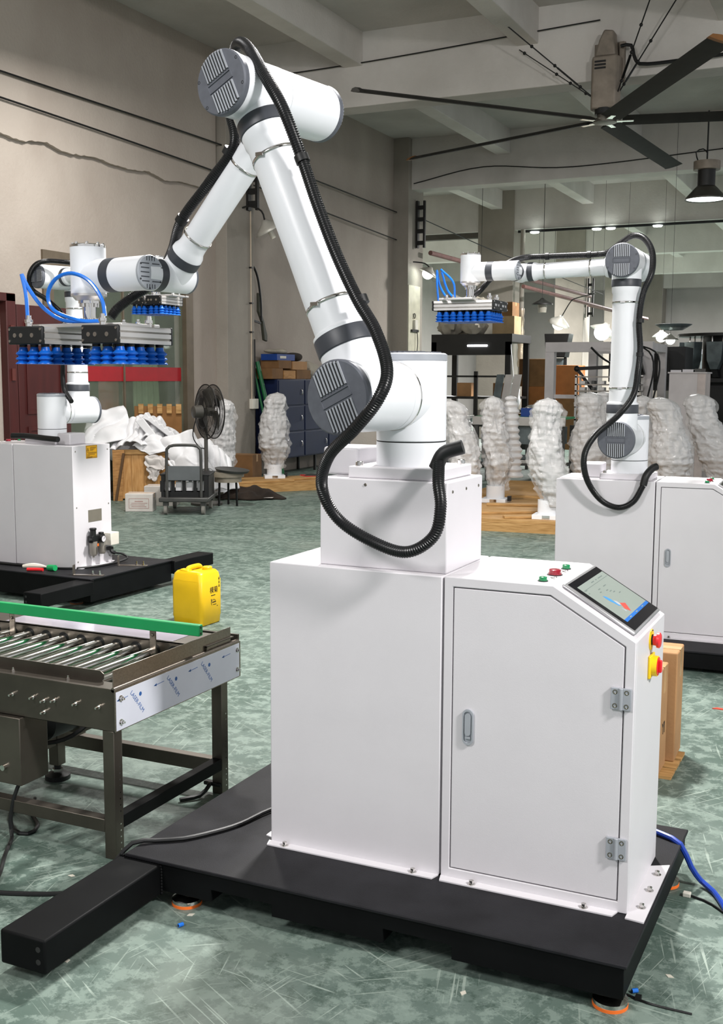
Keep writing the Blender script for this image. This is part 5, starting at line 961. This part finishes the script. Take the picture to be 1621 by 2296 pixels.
# hoppers of the weighing machine
t = thing('weighing_machine', 'dark weighing machine with hanging grey hoppers at the right edge', 'machine', (-1.25, 18.4, 0))
part('table', B(-.9, 1.6, -.2, .9, 1.55, 1.62), DARKM, t); part('column', B(-.4, .4, .2, .8, 0, 1.55), DARKM, t); part('drum', MB().cyl((.2, .4, 1.62), (.2, .4, 2.4), .45, n=24), BLACK, t); part('ring', MB().lathe((.2, .4, 2.38), (0, 0, 1), [(0, .9), (.05, .9), (.05, .5)], 28), DARKM, t)
for i, a in enumerate([x*.62+3.3 for x in range(9)]):
    cx, cy = .2+.78*math.cos(a), .4+.6*math.sin(a)
    mx = Matrix.Translation((cx, cy, 0)) @ Matrix.Rotation(a+1.57, 4, 'Z')
    h = part('hopper', MB().prism([(-.15, 2.28), (.15, 2.28), (.13, 1.95), (.06, 1.78), (-.06, 1.78), (-.13, 1.95)], lambda x, z, d: mx @ V(x, d, z), -.09, .09), HOPPER, t, bev=.006)
    part('gate', MB().prism([(-.06, 1.77), (.06, 1.77), (.09, 1.64), (-.02, 1.64)], lambda x, z, d: mx @ V(x, d, z), -.05, .05), BLACK, h); part('spring', MB().bar(mx @ V(.05, .1, 1.78), mx @ V(-.02, .1, 1.64), .02), CHROME, h)
    part('handle', MB().tube([mx @ V(-.1, .1, 2.28), mx @ V(-.1, .1, 2.42), mx @ V(.1, .1, 2.42), mx @ V(.1, .1, 2.28)], .015, 6), CHROME, h)
for i, x in enumerate((-.78, .55)): part('infeed_pan', MB().lathe((x, .3, 2.52), (0, 0, 1), [(0, .18), (.1, .34)], 20, caps=False), HOPPER, t, solid=.01)
t = thing('shelf_unit', 'dark workshop shelf with crates at the right edge', 'shelf', (-.1, 14.4, 0))
for x in (0, .9): part('upright', B(x, x+.05, 0, .05, 0, 1.62), ALU, t); part('upright', B(x, x+.05, .45, .5, 0, 1.62), ALU, t)
for z in (.35, .7, 1.05, 1.4): part('board', B(0, .95, 0, .5, z, z+.025), GREYM, t)
part('back_panel', B(0, .95, .5, .51, 1.42, 1.62), WFRAME, t)
for i, (x, z, m, l) in enumerate(((.1, .725, 'red_bin', 'red plastic bin on the dark workshop shelf, left of two'), (.45, .725, 'red_bin', 'red plastic bin on the dark workshop shelf, right of two'), (.12, 1.075, 'amber_plastic', 'amber bin on the upper board of the dark workshop shelf'))):
    b = thing('parts_bin', l, 'bin', (-.1+x, 14.42, z), group='bins on the workshop shelf'); part('shell', MB().ring([(0, 0), (.28, 0), (.28, .3), (0, .3)], [(.02, .02), (.26, .02), (.26, .28), (.02, .28)], lambda a, c, d: V(a, c, d), 0, .2).box(.01, .27, .01, .29, 0, .01), MATS[m], b, bev=.004); part('label', B(.08, .2, -.003, 0, .06, .14), BEIGE, b)
# green belt table with blue bins
t = thing('belt_table', 'grey worktable with a green belt between the wrapped arms', 'table', (-4.0, 13.2, 0)); part('belt', B(0, 1.4, 0, .6, 1.0, 1.03), GREEN, t); part('side_rail', B(-.02, 1.42, -.03, 0, .9, 1.03), ALU, t, bev=.004); part('drawer_box', B(.1, 1.3, .05, .55, .62, .88), HOPPER, t)
for x in (0, 1.34): part('leg', B(x, x+.06, 0, .06, 0, .9), GREYM, t); part('leg', B(x, x+.06, .54, .6, 0, .9), GREYM, t)
part('shelf', B(0, 1.4, .02, .58, .3, .33), GREYM, t)
for i in range(5): tag(part('metal_tray', B(0, .35, 0, .3, 0, .05), ALU if i % 2 else HOPPER, loc=(-3.9+.42*(i % 3), 13.25, .331+.06*(i//3)), bev=.004), ['pale metal tray at the left of the lower shelf under the green belt table', 'bright metal tray in the middle of the lower shelf under the green belt table', 'pale metal tray at the right of the lower shelf under the green belt table', 'bright metal tray stacked on the left tray under the green belt table', 'pale metal tray stacked on the middle tray under the green belt table'][i], 'tray')
for i, x in enumerate((-3.85, -3.3)): b = thing('parts_bin', ['left', 'right'][i]+' blue parts bin on the green belt table', 'bin', (x, 13.3, 1.031), group='blue bins on the belt table'); part('shell', MB().ring([(0, 0), (.36, 0), (.36, .3), (0, .3)], [(.02, .02), (.34, .02), (.34, .28), (.02, .28)], lambda a, c, d: V(a, c, d), 0, .13).box(.01, .35, .01, .29, 0, .01), BLUEP, b, bev=.004); part('contents', MB().ball((.18, .15, .11), .12, 14, 8, (1.2, 1, .6), lambda d: d*(1+.4*noise.noise(d*10))), ALU if i else WCARD, b)
t = thing('floor_machine', 'grey control machine behind the twin wrapped arm', 'machine', (-5.3, 13.9, 0)); part('body', B(0, .8, 0, .6, 0, .95), HOPPER, t, bev=.01); part('top', B(-.03, .83, -.03, .63, .95, 1.0), ALU, t, bev=.005); part('door', B(.05, .38, -.012, 0, .1, .85), HOPPER, t, bev=.004); part('knob', MB().cyl((.34, -.012, .5), (.34, -.03, .5), .015), YEL, t)
# metal angles leaning
for i in range(3): tag(part('metal_chute', MB().prism([(0, 0), (.14, .0), (.24, .62), (.1, .62)], XZ, 0, .02), ALU if i else HOPPER, loc=(-4.75+.16*i, 16.2, 1.05), bev=.003), ['leftmost', 'middle', 'rightmost'][i]+' leaning grey metal chute behind the twin wrapped arm', 'chute')
t = thing('chute_stand', 'dark stand carrying the leaning metal chutes', 'stand', (-4.9, 16.1, 0)); part('top', B(0, .9, 0, .4, 1.0, 1.05), GREYM, t); part('legs', MB().box(.02, .07, .02, .07, 0, 1.0).box(.83, .88, .02, .07, 0, 1.0).box(.02, .07, .33, .38, 0, 1.0).box(.83, .88, .33, .38, 0, 1.0), GREYM, t)
# cartons stacked right of the wide column
k = 0
for (x, y, z, sx, sz, m, l) in ((-5.6, 22, 0, .7, .8, KRAFT2, 'bottom carton of the stack right of the wide column'), (-5.55, 22, .8, .65, .62, KRAFT, 'second carton of the stack right of the wide column'), (-5.6, 22, 1.42, .7, .62, KRAFT2, 'top brown carton of the stack right of the wide column'), (-4.9, 22.2, 0, .6, 1.2, KRAFT2, 'tall brown carton next to the carton stack'), (-4.9, 22.2, 1.2, .55, .7, KRAFT, 'orange brown carton on the tall carton')): carton((x, y, z), 0, sx, .6, sz, mat('orange_carton', '#9c6233', .8) if m is KRAFT else m, l)
t = thing('machine_hood', 'black machine hood hanging right of the wide column', 'machine', (-5.45, 23.2, 2.1)); part('hood', MB().prism([(-.25, 0), (.2, 0), (.3, .55), (-.3, .55)], XZ, -.2, .2), BLACK, t, bev=.01); part('chute', MB().prism([(-.15, -.02), (.15, -.02), (.1, -.3), (-.25, -.25)], XZ, -.15, .15), HOPPER, t); part('stand', MB().box(-.2, -.14, -.03, .03, -2.1, 0).box(.14, .2, -.03, .03, -2.1, 0), DARKM, t)
# mezzanine rack with sacks
t = thing('storage_rack', 'black steel storage rack behind the end column of the left wall', 'rack', (-7.5, 20.2, 0))
part('deck', B(0, 1.85, 0, 1.4, 2.38, 2.55), DARKM, t)
for x, y in ((0, 0), (1.7, 0), (0, 1.3), (1.7, 1.3)): part('post', B(x, x+.12, y, y+.1, 0, 2.38), DARKM, t)
part('beam', B(0, 1.82, 0, .08, 2.1, 2.38), DARKM, t); part('shelf', B(.1, 1.8, .05, 1.3, 1.15, 1.2), DARKM, t); part('shelf', B(.1, 1.8, .05, 1.3, .55, .6), DARKM, t); part('rail', B(.1, 1.75, .0, .03, 1.62, 1.66), DARKM, t); part('stile', B(1.0, 1.08, .0, .06, 0, 1.75), DARKM, t)
part('tube_lamp', MB().cyl((.85, -.02, 2.3), (1.3, -.02, 2.3), .02), TUBEON, t, label='short glowing tube under the deck')
sk = [(.3, .4, .3, .3, .26, 'lower left'), (.85, .4, .28, .3, .24, 'lower middle'), (.35, 1.0, .3, .28, .3, 'rear left'), (.35, .45, .3, .3, .24, 'upper left'), (.9, .5, .27, .28, .22, 'upper middle')]
for i, (x, y, sx, sy, sz, l) in enumerate(sk):
    z = 2.55+(.43 if l.startswith('upper') else 0)
    b = thing('woven_sack', f'{l} pale woven sack on the black storage rack', 'sack', (-7.5+x, 20.2+y, z), i*.7, 'sacks on the storage rack'); part('sack', MB().ball((0, 0, sz*.82), 1., 26, 16, (sx, sy, sz), lambda d: V(d.x*(1+.3*noise.noise(d*9+V(i, 0, 0))), d.y*(1+.3*noise.noise(d*9+V(0, i, 0))), max(-sz*.82, d.z*(1+.3*noise.noise(d*9+V(i, i, 0)))))), SACK, b)
for i, (x, z, sx, sz, m) in enumerate(((1.5, 2.55, .5, .4, mat('pale_carton', '#a68f6c', .8)), (1.5, 2.95, .4, .3, KRAFT2))):
    carton((-7.5+x, 20.9, z), 0, sx, .5, sz, m, ['lower carton on the right end of the black storage rack', 'upper carton on the right end of the black storage rack'][i])
for i in range(4): b = carton((-7.25+.42*i, 20.7, 1.2 if i % 2 else .6), 0, .34, .4, .3, (KRAFT2, KRAFT, WCARD, KRAFT2)[i], ['small brown carton inside the black rack, far left', 'small carton on the upper shelf of the black rack', 'white carton on the lower shelf of the black rack', 'small brown carton inside the black rack, far right'][i])
t = thing('white_bag', 'white plastic bag hanging beside the black storage rack', 'bag', (-5.52, 20.0, .9)); part('bag', MB().ball((0, 0, .3), .16, 16, 12, (.9, .7, 1.8), lambda d: d*(1+.25*noise.noise(d*8))), FOAM, t); part('string', MB().tube([(0, 0, .56), (-.18, .25, 1.48)], .01), FOAM, t)
t = thing('electrical_box', 'small beige electrical box with cable on the end column of the left wall', 'box', (XW+.345, 18.85, 2.6)); part('body', B(0, .06, -.08, .08, 0, .2), BEIGE, t, bev=.005); part('bracket', B(0, .05, -.2, .15, -.05, 0), GREYM, t); part('cord', MB().tube(spline([(.05, .05, 0), (.06, .06, -.3), (.05, 0, -.6)], .05), .008, 6), BLACK, t); part('loops', MB().tube([V(.03, -.06+.05*math.cos(a*.6), .28+.05*math.sin(a*.6)) for a in range(22)], .008, 6), DARKM, t)
t = thing('wall_panel', 'pale painted board fixed low on the end column of the left wall', 'panel', (XW+.34, 18.52, 0)); part('board', B(0, .015, .0, .62, .8, 3.5), mat('pale_board', '#c7c3ae', .5), t)
# far annex block and distant screens
for i, (x, y, w, h, l) in enumerate(((-6.4, 44, 1.2, 2.6, 'far grey machine cabinet before the end wall, left'), (-4.4, 43, 1.6, 2.2, 'far grey machine cabinet before the end wall, middle'), (-1.5, 40, 2.0, 2.4, 'far grey machine cabinet before the end wall, right'), (1.5, 38, 1.8, 2.2, 'far grey machine cabinet at the far right'))):
    t = thing('machine_cabinet', l, 'machine', (x, y, 0)); part('body', B(0, w, 0, .8, 0, h), WFRAME if i % 2 else HOPPER, t, bev=.01); part('door', B(.08, w*.48, -.02, 0, .15, h-.2), GREYM, t); part('door', B(w*.52, w-.08, -.02, 0, .15, h-.2), GREYM, t)
t = thing('notice_board', 'grey meter box on the far wall right of the upright robot arm', 'box', (-3.0, 38.0, 2.7)); part('body', B(0, .55, 0, .2, 0, .7), mat('meter_box_grey', '#8b8883', .5), t); part('slots', MB().box(.1, .45, -.02, 0, .5, .53).box(.1, .45, -.02, 0, .58, .61), BLACK, t); part('post', B(.2, .3, .05, .15, -2.7, 0), GREYM, t)
